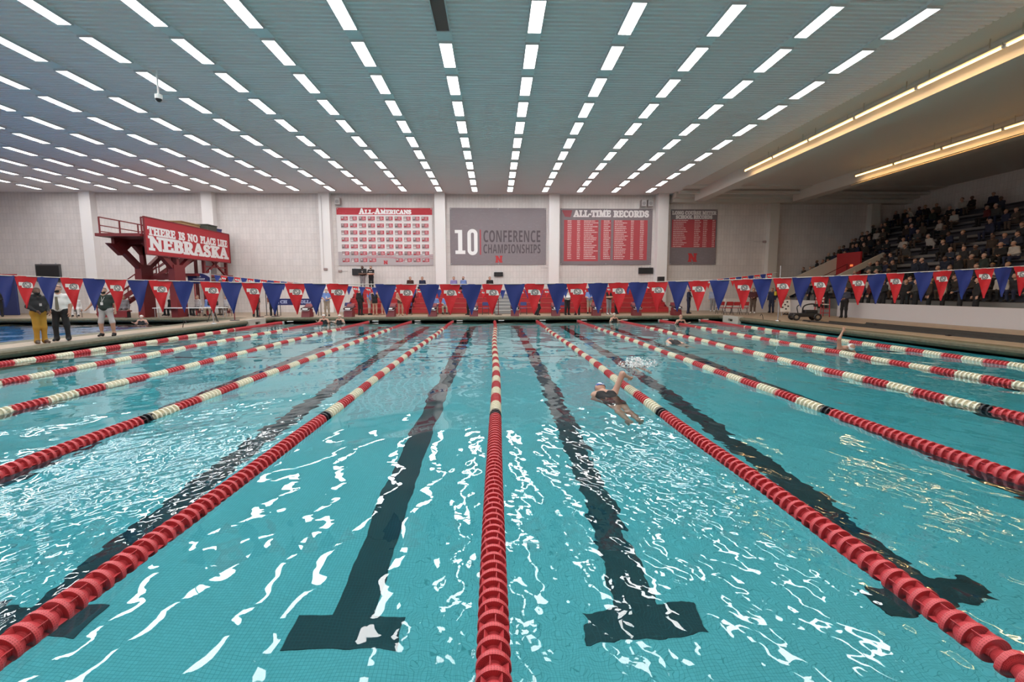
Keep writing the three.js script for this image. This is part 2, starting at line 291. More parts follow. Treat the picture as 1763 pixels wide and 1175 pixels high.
// ---------------------------------------------------------------- lane ropes
const dotTex = dataTex(256, (i, j) => { const u = i / 256 * 40, v = j / 256 * 26, d = Math.hypot(u - Math.floor(u) - 0.5, v - Math.floor(v) - 0.5) < 0.27; return d ? [206, 160, 160] : [255, 255, 255]; });
const floatRed = mat([0.62, 0.075, 0.088], 0.4, { map: dotTex }), floatWhite = mat([0.80, 0.76, 0.60], 0.45), floatBlack = mat([0.012, 0.014, 0.02], 0.4);
const PITCH = 0.0805;
function floatGeo(seg, fine) {
  const p = fine ? [[0.020, -0.004], [0.034, 0.000], [0.038, 0.014], [0.052, 0.012], [0.070, 0.004], [0.0745, 0.001], [0.0755, 0.004], [0.0755, 0.024], [0.0735, 0.027], [0.070, 0.026], [0.064, 0.040], [0.050, 0.062], [0.040, 0.066], [0.036, 0.079], [0.020, 0.080]]
    : [[0.02, 0], [0.036, 0.004], [0.068, 0.010], [0.0755, 0.002], [0.0755, 0.026], [0.044, 0.050], [0.034, 0.079]];
  let g = new THREE.LatheGeometry(p.map((q) => new THREE.Vector2(...q)), seg);
  g = toCreasedNormals(plain(g), 0.6).rotateX(-Math.PI / 2);
  const gs = [g];
  if (fine) for (let i = 0; i < 5; i++) gs.push(box(0.032, 0.0026, 0.056, 0.056, 0, -0.051).rotateZ(i * Math.PI * 2 / 5));
  return join(gs);
}
const gFine = floatGeo(30, true), gCoarse = floatGeo(12, false);
for (let k = -5; k <= 5; k++) {
  const x = k * LANE, side = k === 0 ? 'running straight up the middle of the pool' : ORD[Math.abs(k) - 1] + ' to the ' + (k < 0 ? 'left' : 'right') + ' of the middle rope';
  const t = thing('lane_rope', 'red and white disc lane rope, ' + side, 'lane rope', [x, 0.008, 0], 0, 'lane ropes of the racing pool');
  const drift = (z) => 0.018 * Math.sin(z * 0.55 + k * 1.7), bob = (z) => 0.006 * Math.sin(z * 1.9 + k);
  obj('cable', bar([0, 0, Z_NEAR], [0, 0, Z_FAR], 0.006, 6), M.steel, t);
  obj('anchor_clip', box(0.05, 0.05, 0.14, 0, 0.03, Z_FAR + 0.09), M.white, t); obj('wall_tab', box(0.30, 0.03, 0.10, 0.33, 0.05, Z_FAR + 0.07), M.white, t);
  let sec = [], secM = null; const flush = () => { if (sec.length) { obj('float_section', sec, secM, t); } sec = []; };
  for (let i = 0; ; i++) {
    const z = Z_NEAR - 0.12 - i * PITCH; if (z < Z_FAR + 0.30) break;
    const along = -(z) - 5.65; let m = floatRed;
    if (along > -PITCH / 2 && along <= PITCH * 1.5) m = floatBlack;
    else if (along > 0 && z > Z_FAR + 4.6) m = Math.floor((along - PITCH * 1.5) / (PITCH * 6)) % 2 === 0 ? floatWhite : floatRed;
    const px = Math.hypot(EYE, x) * PITCH * 800 / (z * z + 0.3 * x * x), inView = Math.abs(x) / -z < 1.25;
    if (px > 6 && inView) { flush(); const o = obj('float', gFine, m, t); o.position.set(drift(z), bob(z), z); o.rotation.z = hash(i, k + 9) * 6.28; }
    else { if (secM !== m || sec.length >= 8) { flush(); secM = m; } sec.push(gCoarse.clone().translate(drift(z), bob(z), z)); }
  }
  flush();
}

// ---------------------------------------------------------------- warm tube lights over the stands
{
  const glow = new THREE.MeshStandardMaterial({ color: RGB(1, 0.85, 0.6), roughness: 0.5, emissive: RGB(...TUBE_COLOR), emissiveIntensity: TUBE_GLOW });
  const gHouse = join([box(0.14, 0.06, 2.3, 0, 0.07, 0), box(0.02, 0.26, 0.02, 0, 0.22, 0.8), box(0.02, 0.26, 0.02, 0, 0.22, -0.8)]), gTube = bar([0, 0, -1.1], [0, 0, 1.1], 0.028, 10), gCap = join([box(0.07, 0.08, 0.03, 0, 0.01, 1.12), box(0.07, 0.08, 0.03, 0, 0.01, -1.12)]);
  const mHouse = mat([0.5, 0.45, 0.36], 0.5);
  for (const [x, y, z0, row] of [[12.18, CEIL - 0.32, -22.9, 'nearer the pool'], [18.42, CEIL - 0.32, -23.8, 'high over the stands']])
    for (let i = 0; i < 11; i++) {
      const t = thing('tube_light', 'warm glowing tube light in the row ' + row + ', ' + ORD[i] + ' from the end wall', 'tube light', [x, y, z0 + 1.15 + i * 2.32], 0, 'warm tube lights over the stands');
      obj('housing', gHouse, mHouse, t); obj('tube', gTube, glow, t); obj('end_caps', gCap, M.white, t);
      const l = new THREE.RectAreaLight(RGB(...TUBE_COLOR), TUBE_LIGHT, 0.06 * SCALE, 2.2 * SCALE); l.position.set(0, -0.035, 0); l.rotation.x = -Math.PI / 2; t.add(l);
    }
  struct('trim_70', [bar([18.72, CEIL - 0.62, -24.4], [18.72, CEIL - 0.62, Z_BACK], 0.03, 8)], mat([0.55, 0.45, 0.3], 0.4), scene, 'thin conduit pipe below the warm lights over the stands');
}
// ceiling camera on a pole
{
  const t = thing('ceiling_camera', 'small white camera on a pole under the ceiling at the left', 'camera', [-9.35, CEIL, -14.0]);
  obj('pole', bar([0, 0.03, 0], [0, -0.62, 0], 0.022), M.white, t);
  obj('housing', [new THREE.CylinderGeometry(0.09, 0.09, 0.12, 20).translate(0, -0.66, 0)], M.white, t);
  obj('dome', [new THREE.SphereGeometry(0.08, 18, 10, 0, 6.3, Math.PI / 2, Math.PI / 2).translate(0, -0.72, 0)], mat([0.02, 0.02, 0.025], 0.1), t);
}

// ---------------------------------------------------------------- wall banners
const blockN = (g, x, y, w, h, c) => { // slab letter N
  const s = w * 0.27, f = w * 0.075, t = h * 0.17; g.fillStyle = c;
  g.fillRect(x + f, y, s, h); g.fillRect(x + w - s - f, y, s, h);
  g.beginPath(); g.moveTo(x, y); g.lineTo(x + w * 0.36, y); g.lineTo(x + w - f, y + h); g.lineTo(x + w * 0.62, y + h); g.closePath(); g.fill();
  for (const [a, b, ww] of [[x, y, w * 0.34], [x + w - w * 0.40, y, w * 0.40], [x, y + h - t, w * 0.40], [x + w - w * 0.34, y + h - t, w * 0.34]]) g.fillRect(a, b, ww, t);
};
function fitText(g, s, x, y, w, h, font, color, spacing = 0) { // text stretched into a box
  g.save(); g.font = 'bold 100px ' + font; g.fillStyle = color; g.textAlign = 'left'; g.textBaseline = 'alphabetic';
  const m = g.measureText(s).width; g.translate(x, y + h); g.scale(w / m, h / 72); g.fillText(s, 0, 0); g.restore();
}
function slab(g, s, x, y, w, h, color) { // heavy slab lettering
  g.save(); g.font = 'bold 100px serif'; const m = g.measureText(s).width; g.translate(x, y + h); g.scale(w / m, h / 68); g.fillStyle = color; g.strokeStyle = color; g.lineWidth = 10; g.lineJoin = 'miter'; g.fillText(s, 0, 0); g.strokeText(s, 0, 0); g.restore();
}
const speck = (g, w, h, n, a, c) => { for (let i = 0; i < n; i++) { g.fillStyle = `rgba(${c},${a * hash(i, 3)})`; g.fillRect(hash(i, 1) * w, hash(i, 2) * h, 2 + hash(i, 4) * 40, 2 + hash(i, 5) * 10); } };
function banner(x0, x1, y0, y1, z, tex, label, name = 'wall_banner') {
  const t = thing(name, label, 'banner', [(x0 + x1) / 2, y0, z]), w = x1 - x0, h = y1 - y0;
  const g = new THREE.PlaneGeometry(w, h, 40, 12), p = g.attributes.position;
  for (let i = 0; i < p.count; i++) p.setZ(i, 0.012 + 0.008 * Math.sin(p.getX(i) * 2.3 + p.getY(i)) + 0.006 * Math.sin(p.getX(i) * 5.1 - p.getY(i) * 2));
  g.computeVertexNormals();
  obj('print', g.translate(0, h / 2, 0.02), mat([0.92, 0.92, 0.92], 0.6, { map: tex }), t);
  obj('backing', box(w, h, 0.012, 0, h / 2, 0), M.white, t);
  obj('grommet', [-1, 0, 1].flatMap((a) => [0.06, h - 0.06].map((b) => new THREE.TorusGeometry(0.025, 0.008, 6, 12).translate(a * (w / 2 - 0.06), b, 0.045))), M.steel, t);
  return t;
}
const RED = '#c2333f', GREY = '#8e8489';
const recordLines = (g, cols, y0, n, dy, lh) => { for (let i = 0; i < n; i++) for (const [x, w0, w1] of cols) { let u = x; const end = x + w0 + (w1 - w0) * hash(i, x); g.fillStyle = 'rgba(240,225,222,0.85)'; while (u < end) { const l = 4 + 9 * hash(Math.round(u), i); g.fillRect(u, y0 + i * dy, Math.min(l, end - u), lh); u += l + 2 + 3 * hash(i, Math.round(u) + 5); } } };
const texAll = canvas(1024, 620, (g, w, h) => {
  g.fillStyle = '#ece6e5'; g.fillRect(0, 0, w, h);
  g.fillStyle = '#bdb3b6'; g.beginPath(); g.moveTo(0, 470); g.lineTo(w, 500); g.lineTo(w, h); g.lineTo(0, h); g.fill();
  g.strokeStyle = '#c6606a'; g.lineWidth = 3; for (const k of [0, 1, 2]) { g.beginPath(); g.moveTo(240, 545 + k * 9); g.quadraticCurveTo(480, 470 + k * 12, 700, 560 + k * 5); g.lineTo(w, 500 + k * 22); g.stroke(); }
  g.fillStyle = RED; g.fillRect(0, 0, w, 74); speck(g, w, 74, 60, 0.12, '255,190,190');
  slab(g, 'A', 240, 12, 56, 52, '#fff'); slab(g, 'LL', 300, 24, 84, 40, '#fff'); slab(g, '-', 388, 30, 18, 34, '#fff'); slab(g, 'A', 408, 12, 58, 52, '#fff'); slab(g, 'MERICANS', 470, 24, 330, 40, '#fff');
  for (let r = 0; r < 7; r++) for (let c = 0; c < 10; c++) {
    if (r === 6 && c > 3 && c < 6) continue; const x = 42 + c * 96, y = 92 + r * 75;
    g.fillStyle = '#c9bfc1'; g.fillRect(x, y, 76, 52); g.fillStyle = '#c4505c'; g.fillRect(x + 34, y, 42, 40); g.fillStyle = '#9c8a8e'; g.fillRect(x, y, 34, 40);
    g.fillStyle = ['#d8c4bd', '#c3aaa2', '#b79b93'][(r * 7 + c * 3) % 3]; g.beginPath(); g.ellipse(x + 16, y + 15, 7, 9, 0, 0, 7); g.fill(); g.fillStyle = ['#b23a46', '#7a6a6d', '#d9d2d2'][(r + c * 5) % 3]; g.fillRect(x + 4, y + 25, 25, 15);
    g.fillStyle = '#8d7f83'; g.fillRect(x, y + 41, 60, 3); g.fillStyle = '#efe9e8'; for (const k of [0, 1, 2]) g.fillRect(x + 40, y + 8 + k * 10, 18 + 12 * hash(r * 10 + c, k), 3);
  }
  blockN(g, 486, 566, 44, 40, RED);
});
const texConf = canvas(1024, 602, (g, w, h) => {
  g.fillStyle = GREY; g.fillRect(0, 0, w, h); speck(g, w, h, 1400, 0.07, '235,225,228'); speck(g, w, h, 1100, 0.07, '90,80,86');
  const c = '#fff'; g.fillStyle = c; g.fillRect(84, 232, 44, 250); g.fillRect(50, 232, 40, 34); g.fillRect(54, 450, 106, 38);
  g.lineWidth = 38; g.strokeStyle = c; g.beginPath(); g.moveTo(202, 300); g.arc(237, 276, 35, Math.PI, 0); g.lineTo(272, 446); g.arc(237, 446, 35, 0, Math.PI); g.closePath(); g.stroke();
  g.fillStyle = '#b85058'; g.fillRect(314, 228, 14, 268);
  fitText(g, 'CONFERENCE', 348, 236, 620, 124, 'sans-serif', '#5f555b'); fitText(g, 'CHAMPIONSHIPS', 348, 384, 620, 96, 'sans-serif', '#5f555b');
  blockN(g, 480, 506, 76, 74, '#c93a40');
});
const texRec = canvas(1024, 614, (g, w, h) => {
  g.fillStyle = '#877d82'; g.fillRect(0, 0, w, h); speck(g, w, h, 900, 0.06, '220,210,214');
  g.fillStyle = '#a25058'; g.beginPath(); g.moveTo(14, 18); g.lineTo(130, 18); g.lineTo(110, 92); g.lineTo(50, 88); g.fill();
  slab(g, 'ALL-TIME', 146, 24, 412, 62, '#f3eded'); slab(g, 'RECORDS', 588, 26, 396, 62, '#f3eded');
  g.fillStyle = '#c04a52'; g.fillRect(40, 124, 382, 450); g.fillRect(450, 124, 112, 440); g.fillRect(592, 124, 380, 440);
  g.fillStyle = '#a8585f'; for (let i = 0; i < 21; i++) g.fillRect(40, 146 + i * 20.5, 932, 3);
  recordLines(g, [[80, 40, 46], [186, 30, 34], [262, 80, 160], [482, 50, 80], [604, 80, 150], [786, 30, 34], [890, 36, 44]], 128, 21, 20.5, 11);
});
const texLong = canvas(512, 612, (g, w, h) => {
  g.fillStyle = '#877d82'; g.fillRect(0, 0, w, h); speck(g, w, h, 500, 0.07, '220,210,214');
  slab(g, 'LONG COURSE METER', 14, 22, 484, 34, '#f3eded'); slab(g, 'SCHOOL RECORDS', 56, 68, 400, 34, '#f3eded');
  g.fillStyle = '#c04a52'; g.fillRect(16, 112, 480, 308); g.fillStyle = '#a8585f'; for (let i = 0; i < 15; i++) g.fillRect(16, 128 + i * 20.5, 480, 3);
  recordLines(g, [[32, 90, 165], [262, 50, 70], [358, 38, 48], [460, 24, 30]], 116, 15, 20.5, 10); blockN(g, 204, 484, 100, 96, '#c93a40');
});
banner(-9.92, -3.93, 3.2, 6.80, Z_WALL + 0.02, texAll, 'white and red portrait grid banner with a red title strip');
banner(-2.82, 3.33, 3.25, 6.82, Z_WALL + 0.02, texConf, 'grey banner with a large white number 10 and dark lettering');
banner(4.25, 10.22, 3.24, 6.80, Z_WALL + 0.02, texRec, 'wide grey banner with red record columns and white title');
banner(11.42, 14.50, 3.24, 6.78, Z_WALL + 0.02, texLong, 'narrow grey banner with red record rows above a red letter');
// small things on the far wall
function wallBoard(name, x0, x1, y0, y1, z, label, category, m = M.darkMetal) {
  const t = thing(name, label, category, [(x0 + x1) / 2, y0, z]), w = x1 - x0, h = y1 - y0;
  obj('case', rbox(w, h, 0.12, 0.015, 0, h / 2, 0.06), m, t);
  obj('face', box(w * 0.92, h * 0.84, 0.012, 0, h / 2, 0.122), M.black, t);
  obj('bracket', [box(0.06, 0.1, 0.03, -w * 0.3, h + 0.03, 0.03), box(0.06, 0.1, 0.03, w * 0.3, h + 0.03, 0.03)], M.steel, t);
}
wallBoard('pace_clock', -9.08, -8.18, 2.59, 3.0, Z_WALL, 'black timing board on the wall under the portrait banner', 'display board');
wallBoard('pace_clock', -0.03, 0.55, 2.5, 2.77, Z_WALL, 'small black timing board on the wall under the number banner', 'display board');
wallBoard('pace_clock', 9.4, 10.35, 2.66, 3.05, Z_WALL, 'black timing board on the wall under the wide record banner', 'display board');
wallBoard('wall_panel', -28.54, -27.06, 2.2, 3.3, Z_WALL, 'dark grey square panel on the wall at the far left', 'wall panel', mat([0.09, 0.085, 0.085], 0.5));
function speakerBox(x, y, label) {
  const t = thing('wall_speaker', label, 'speaker', [x, y, Z_WALL + 0.02]);
  obj('cabinet', rbox(0.32, 0.42, 0.3, 0.02, 0, 0, 0.22), mat([0.42, 0.40, 0.40], 0.6), t);
  obj('grille', [new THREE.CylinderGeometry(0.11, 0.11, 0.02, 24).rotateX(Math.PI / 2).translate(0, -0.03, 0.375)], mat([0.25, 0.24, 0.24], 0.7), t);
  obj('bracket', box(0.08, 0.08, 0.12, 0, 0, 0.05), M.steel, t);
}
speakerBox(-9.75, 7.15, 'grey loudspeaker high on the wall above the portrait banner');
speakerBox(9.55, 7.12, 'left one of two grey loudspeakers above the wide record banner');
speakerBox(9.98, 7.12, 'right one of two grey loudspeakers above the wide record banner');
function exitLamp(x, y, label, run, out = 0) {
  const t = thing('emergency_light', label, 'wall lamp', [x, y, Z_WALL + out]);
  obj('body', rbox(0.22, 0.13, 0.1, 0.015, 0, 0, 0.05), mat([0.35, 0.26, 0.25], 0.5), t);
  obj('conduit', [bar([-0.1, 0, 0.03], [-0.1 + run[0], run[1], 0.03], 0.012, 6)], mat([0.5, 0.46, 0.45], 0.5), t);
}
exitLamp(-10.6, 2.96, 'small brown box lamp on the wall left of the portrait banner', [0, 4.5], 0.451);
exitLamp(3.62, 3.06, 'small red box lamp on the wall between the two middle banners', [-0.5, 0]);
exitLamp(17.7, 4.73, 'small box lamp on the tan pillar beside the stands', [-0.6, 0]);
exitLamp(-9.85, 2.85, 'small dark box lamp on the wall left of the timing board', [0.6, 0]);

// ---------------------------------------------------------------- pennant strings
const flagTex = canvas(256, 384, (g, w, h) => {
  g.fillStyle = '#d3202a'; g.fillRect(0, 0, w, h); speck(g, w, h, 70, 0.10, '255,120,120');
  g.fillStyle = '#f4f1ec'; g.beginPath(); for (const [x, y] of [[52, 74], [176, 74], [196, 86], [210, 122], [212, 140], [84, 140], [84, 116], [52, 116]]) g.lineTo(x, y); g.closePath(); g.fill();
  g.save(); g.beginPath(); g.ellipse(138, 106, 46, 40, 0, 0, 7); g.clip(); g.fillStyle = '#f4f1ec'; g.fillRect(80, 60, 120, 100); g.strokeStyle = '#2b2f35';
  for (const r of [44, 34, 25]) { g.lineWidth = r === 44 ? 7 : 5; g.beginPath(); g.ellipse(138, 106, r, r * (r === 44 ? 0.9 : 1.4), 0, 0, 7); g.stroke(); }
  g.restore(); g.strokeStyle = '#16191d'; g.lineWidth = 7; g.beginPath(); g.moveTo(150, 86); g.bezierCurveTo(118, 74, 118, 104, 138, 106); g.bezierCurveTo(160, 112, 150, 136, 124, 124); g.stroke();
});
const flagRed = mat([0.95, 0.95, 0.95], 0.55, { map: flagTex, side: THREE.DoubleSide }), flagBlue = mat([0.018, 0.036, 0.21], 0.5, { side: THREE.DoubleSide }), cordM = mat([0.6, 0.55, 0.5], 0.6);
function pennantGeo(w, h, v) {                        // hanging cloth triangle with a hem, a slight belly and a fold
  const n = 10, pos = [], uv = [], idx = [];
  for (const s of [0, 1]) for (let j = 0; j <= n; j++) for (let i = 0; i <= 4; i++) {
    const t = j / n, hw = w / 2 * (t < 0.04 ? 1 : 1 - (t - 0.04) / 0.96) + 0.002, x = (i / 4 * 2 - 1) * hw, y = -t * h;
    const z = 0.012 * Math.sin(3 * t + v * 2.1) * t + 0.008 * Math.sin(i * 1.4 + v + t * 5) + v * 0.004 * t + (s ? -0.0015 : 0.0015);
    pos.push(x, y, z); uv.push(0.5 + x / w, 1 - t);
  }
  const N = (n + 1) * 5; for (const s of [0, 1]) for (let j = 0; j < n; j++) for (let i = 0; i < 4; i++) { const a = s * N + j * 5 + i, b = a + 1, c = a + 5, d = c + 1; s ? idx.push(a, b, c, b, d, c) : idx.push(a, c, b, b, c, d); }
  const g = new THREE.BufferGeometry(); g.setAttribute('position', new THREE.Float32BufferAttribute(pos, 3)); g.setAttribute('uv', new THREE.Float32BufferAttribute(uv, 2)); g.setIndex(idx); g.computeVertexNormals(); return g;
}
function pole(name, x, z, h, label) {
  const t = thing(name, label, 'pole', [x, DECK + 0.022, z], 0, 'pennant poles');
  obj('post', bar([0, 0, 0], [0, h, 0], 0.025, 12), M.steel, t); obj('base', new THREE.CylinderGeometry(0.09, 0.1, 0.03, 20).translate(0, 0.015, 0), M.steel, t); obj('finial', new THREE.SphereGeometry(0.03, 10, 8).translate(0, h, 0), M.steel, t);
}
const onPlane = (px, d) => d * Math.tan(Math.atan((px - 881.5) / 800 * 0.9942) + 2.11 * rad);   // measured on the photograph: bearing -> metres at that distance
{
  const Z = -5.65, yAt = (x) => EYE + 0.080 + 0.0042 * x * x + 0.004 * x;
  const t = thing('pennant_string', 'near string of large red and blue triangular pennants across the pool', 'pennants', [0, 0, Z]);
  const pts = []; for (let x = -11.4; x <= 12; x += 0.6) pts.push([x, yAt(x), 0]);
  obj('cord', tube(pts, 0.006, 120, 6), cordM, t);
  const reds = [47, 127, 202, 278, 366, 436, 510, 582, 700, 775, 848, 920, 993, 1065, 1132, 1202, 1280, 1346, 1410, 1476, 1540, 1620, 1692, 1756];
  const blues = [10, 86, 164, 240, 316, 400, 472, 543, 665, 739, 812, 886, 960, 1030, 1099, 1167, 1238, 1312, 1379, 1443, 1508, 1587, 1656, 1724];
  const xs = [...reds.map((p) => [onPlane(p, -Z), flagRed, 0.248]), ...blues.map((p) => [onPlane(p, -Z), flagBlue, 0.252])];
  for (let k = 1; k < 20; k++) { xs.push([-5.66 - 0.258 * k, k % 2 ? flagRed : flagBlue, 0.25]); if (6.55 + 0.258 * k < 11.5) xs.push([6.58 + 0.258 * k, k % 2 ? flagBlue : flagRed, 0.25]); }
  xs.sort((a, b) => a[0] - b[0]); const gs = [0, 1, 2, 3].map((v) => pennantGeo(0.248, 0.372, v - 1.5));
  xs.forEach(([x, m, w], i) => { const o = obj('pennant', gs[Math.floor(hash(i, 8) * 4)], m, t); o.position.set(x, yAt(x) + 0.002, 0); o.rotation.z = Math.atan(0.0084 * x) + (hash(i, 2) - 0.5) * 0.02; o.rotation.y = (hash(i, 3) - 0.5) * 0.14; });
  pole('pennant_pole', X_L - 0.28, Z, 2.1, 'steel pole holding the near pennants on the left deck'); pole('pennant_pole', X_R + 0.28, Z, 2.2, 'steel pole holding the near pennants on the right deck');
}
{
  const Z = -19.4, yAt = (x) => 1.60 + 0.0050 * x * x;
  const t = thing('pennant_string', 'far string of small red and blue pennants behind the near ones', 'pennants', [0, 0, Z]);
  const pts = []; for (let x = -11.45; x <= 12.05; x += 0.6) pts.push([x, yAt(x), 0]);
  obj('cord', tube(pts, 0.006, 120, 6), cordM, t);
  const gs = [0, 1].map((v) => pennantGeo(0.25, 0.372, v - 0.5)); let i = 0;
  for (let x = -11.2; x < 11.6; x += 0.262, i++) { const o = obj('pennant', gs[i % 2], (i % 2) ? flagRed : flagBlue, t); o.position.set(x, yAt(x), 0); o.rotation.z = Math.atan(0.01 * x); }
  pole('pennant_pole', X_L - 0.28, Z, 2.15, 'steel pole holding the far pennants on the left deck'); pole('pennant_pole', X_R + 0.28, Z, 2.3, 'steel pole holding the far pennants on the right deck');
}

// ---------------------------------------------------------------- diving tower
{
  const R = mat([0.18, 0.016, 0.020], 0.5), xL = -18.35, xR = -16.45, zF = -22.75, zB = -29.9, fy = 4.28;
  const t = thing('diving_tower', 'red steel diving tower with high platform, struts and stairs', 'diving tower', [0, DECK, 0]); const Y = -DECK;
  obj('platform', [span(xL - 0.12, xR, fy - 0.14 + Y, fy + Y, zF + 0.15, zB), span(xL, xL + 0.14, fy - 0.42 + Y, fy - 0.14 + Y, zF - 0.6, zB), span(xR - 0.2, xR - 0.06, fy - 0.42 + Y, fy - 0.14 + Y, zF - 0.6, zB), span(xL, xR, fy - 0.34 + Y, fy - 0.14 + Y, -24.2, -24.35)], R, t);
  const rail = (x, z0, z1, top, nP) => { const gs = [beam([x, top + Y, z0], [x, top + Y, z1], 0.05, 0.05), beam([x, (top + fy) / 2 + Y, z0], [x, (top + fy) / 2 + Y, z1], 0.04, 0.04), beam([x, fy + 0.1 + Y, z0], [x, fy + 0.1 + Y, z1], 0.04, 0.04)]; for (let i = 0; i <= nP; i++) { const z = z0 + (z1 - z0) * i / nP; gs.push(beam([x, fy + Y, z], [x, top + Y, z], 0.05, 0.05)); } return gs; };
  obj('railing', rail(xL, zF, zB, 5.03, 6), R, t); obj('railing', rail(xR, zF, zB, 5.03, 6), R, t);
  obj('railing', [beam([xL, 5.03 + Y, zB], [xR, 5.03 + Y, zB], 0.05, 0.05), beam([xL, 4.65 + Y, zB], [xR, 4.65 + Y, zB], 0.04, 0.04)], R, t);
  for (const [x, zb] of [[xL + 0.15, -25.1], [xR - 0.1, -25.1]]) {
    obj('pier', [span(x - 0.16, x + 0.16, Y + DECK, 2.95 + Y, zb - 0.42, zb + 0.42)], R, t);
    obj('strut', [beam([x, 2.8 + Y, zb + 0.3], [x, fy - 0.42 + Y, -23.45], 0.22, 0.26), prism([[-24.3, fy - 0.42 + Y], [-22.9, fy - 0.42 + Y], [-23.6, fy - 0.95 + Y]].map(([a, b]) => [-a, b]), 0.2).rotateY(Math.PI / 2).translate(x, 0, 0)], R, t);
    obj('strut', [beam([x, 2.8 + Y, zb], [x, fy - 0.3 + Y, zb + 0.05], 0.2, 0.2), prism([[-25.7, fy - 0.42 + Y], [-24.5, fy - 0.42 + Y], [-25.0, fy - 0.85 + Y]].map(([a, b]) => [-a, b]), 0.2).rotateY(Math.PI / 2).translate(x, 0, 0)], R, t);
    obj('strut', [beam([x, 2.8 + Y, zb - 0.3], [x, fy - 0.42 + Y, -26.9], 0.2, 0.22)], R, t);
  }
  for (const x of [xL, xR - 0.1]) for (const z of [-27.4, -29.6]) obj('post', beam([x, Y + DECK, z], [x, fy - 0.3 + Y, z], 0.14, 0.14), R, t);
  obj('landing', [span(xL - 0.2, xR + 0.2, 2.42 + Y, 2.56 + Y, -26.2, -29.8), beam([xL, 2.3 + Y, -25.4], [xR, 2.3 + Y, -25.4], 0.16, 0.2)], R, t);
  obj('brace', [beam([xR - 0.1, 2.5 + Y, -29.6], [xR - 0.1, fy - 0.4 + Y, -27.4], 0.1, 0.1), beam([xR - 0.1, 2.5 + Y, -27.4], [xR - 0.1, fy - 0.4 + Y, -29.6], 0.1, 0.1), beam([xR - 0.1, 3.0 + Y, -27.4], [xR - 0.1, 3.0 + Y, -29.6], 0.08, 0.08), beam([xR - 0.1, 2.2 + Y, -27.4], [xR - 0.1, 2.2 + Y, -29.6], 0.08, 0.08)], R, t);
  const flight = (a, b, w, n) => { // stairs from a to b (x, y) at depth z with stringers, steps and two rails
    const gs = [], rl = []; for (const dz of [-w / 2, w / 2]) { gs.push(beam([a[0], a[1], a[2] + dz], [b[0], b[1], a[2] + dz], 0.05, 0.24)); for (const h of [0.42, 0.8]) rl.push(beam([a[0], a[1] + h, a[2] + dz], [b[0], b[1] + h, a[2] + dz], 0.045, 0.045)); for (const f of [0, 0.33, 0.66, 1]) rl.push(beam([a[0] + (b[0] - a[0]) * f, a[1] + (b[1] - a[1]) * f, a[2] + dz], [a[0] + (b[0] - a[0]) * f, a[1] + (b[1] - a[1]) * f + 0.8, a[2] + dz], 0.045, 0.045)); }
    obj('stair_stringer', gs, R, t); obj('handrail', rl, R, t);
    for (let i = 1; i < n; i++) obj('step', box(0.26, 0.035, w, a[0] + (b[0] - a[0]) * i / n, a[1] + (b[1] - a[1]) * i / n + 0.06, a[2]), R, t);
  };
  flight([-21.9, 0.02 + Y + DECK, -26.9], [-18.55, 2.5 + Y, -26.9], 0.85, 12);
  flight([-19.6, 2.55 + Y, -28.6], [-16.95, fy + Y, -28.6], 0.8, 9);
  // sign on the right rail
  const s = thing('tower_sign', 'red sign with white slab lettering hung along the tower railing', 'sign', [xR + 0.07, 3.33, 0]);
  const tex = canvas(2048, 512, (g, w, h) => { g.fillStyle = '#b02530'; g.fillRect(0, 0, w, h); speck(g, w, h, 160, 0.05, '255,140,140'); slab(g, 'THERE', 60, 128, 560, 104, '#e9e6e6'); slab(g, 'IS', 690, 128, 150, 104, '#e9e6e6'); slab(g, 'NO', 900, 128, 250, 104, '#e9e6e6'); slab(g, 'PLACE', 1215, 128, 420, 104, '#e9e6e6'); slab(g, 'LIKE', 1690, 128, 290, 104, '#e9e6e6'); slab(g, 'NEBRASKA', 60, 268, 1925, 172, '#e9e6e6'); });
  obj('panel', box(0.04, 1.72, 7.0, 0, 0.86, -26.3), mat([0.40, 0.03, 0.04], 0.55), s);
  obj('lettering', new THREE.PlaneGeometry(7.0, 1.72).rotateY(Math.PI / 2).translate(0.023, 0.86, -26.3), mat([0.92, 0.92, 0.92], 0.6, { map: tex }), s);
  obj('frame', [beam([0.01, 0, -22.8], [0.01, 1.74, -22.8], 0.07, 0.05), beam([0.01, 0, -29.8], [0.01, 1.74, -29.8], 0.07, 0.05), beam([0.01, 1.74, -22.8], [0.01, 1.74, -29.8], 0.07, 0.05), beam([0.01, 0, -22.8], [0.01, 0, -29.8], 0.07, 0.05)], R, s);
  // boxes left on the platform
  const crate = (x, z, w, h, d, c, label) => { const b = thing('storage_box', label, 'box', [x, fy + 0.002, z]); obj('body', rbox(w, h, d, 0.03, 0, h / 2, 0), mat(c, 0.7), b); obj('lid', rbox(w + 0.04, 0.07, d + 0.04, 0.02, 0, h + 0.036, 0), mat(c.map((v) => v * 0.8), 0.6), b); };
  crate(-17.35, -27.2, 0.8, 1.05, 1.6, [0.34, 0.22, 0.10], 'long tan box standing on top of the diving tower'); crate(-17.0, -28.6, 0.8, 1.12, 0.9, [0.06, 0.065, 0.05], 'dark box on top of the diving tower'); crate(-17.0, -29.45, 0.6, 1.0, 0.5, [0.05, 0.07, 0.22], 'small blue box at the back of the diving tower');
}
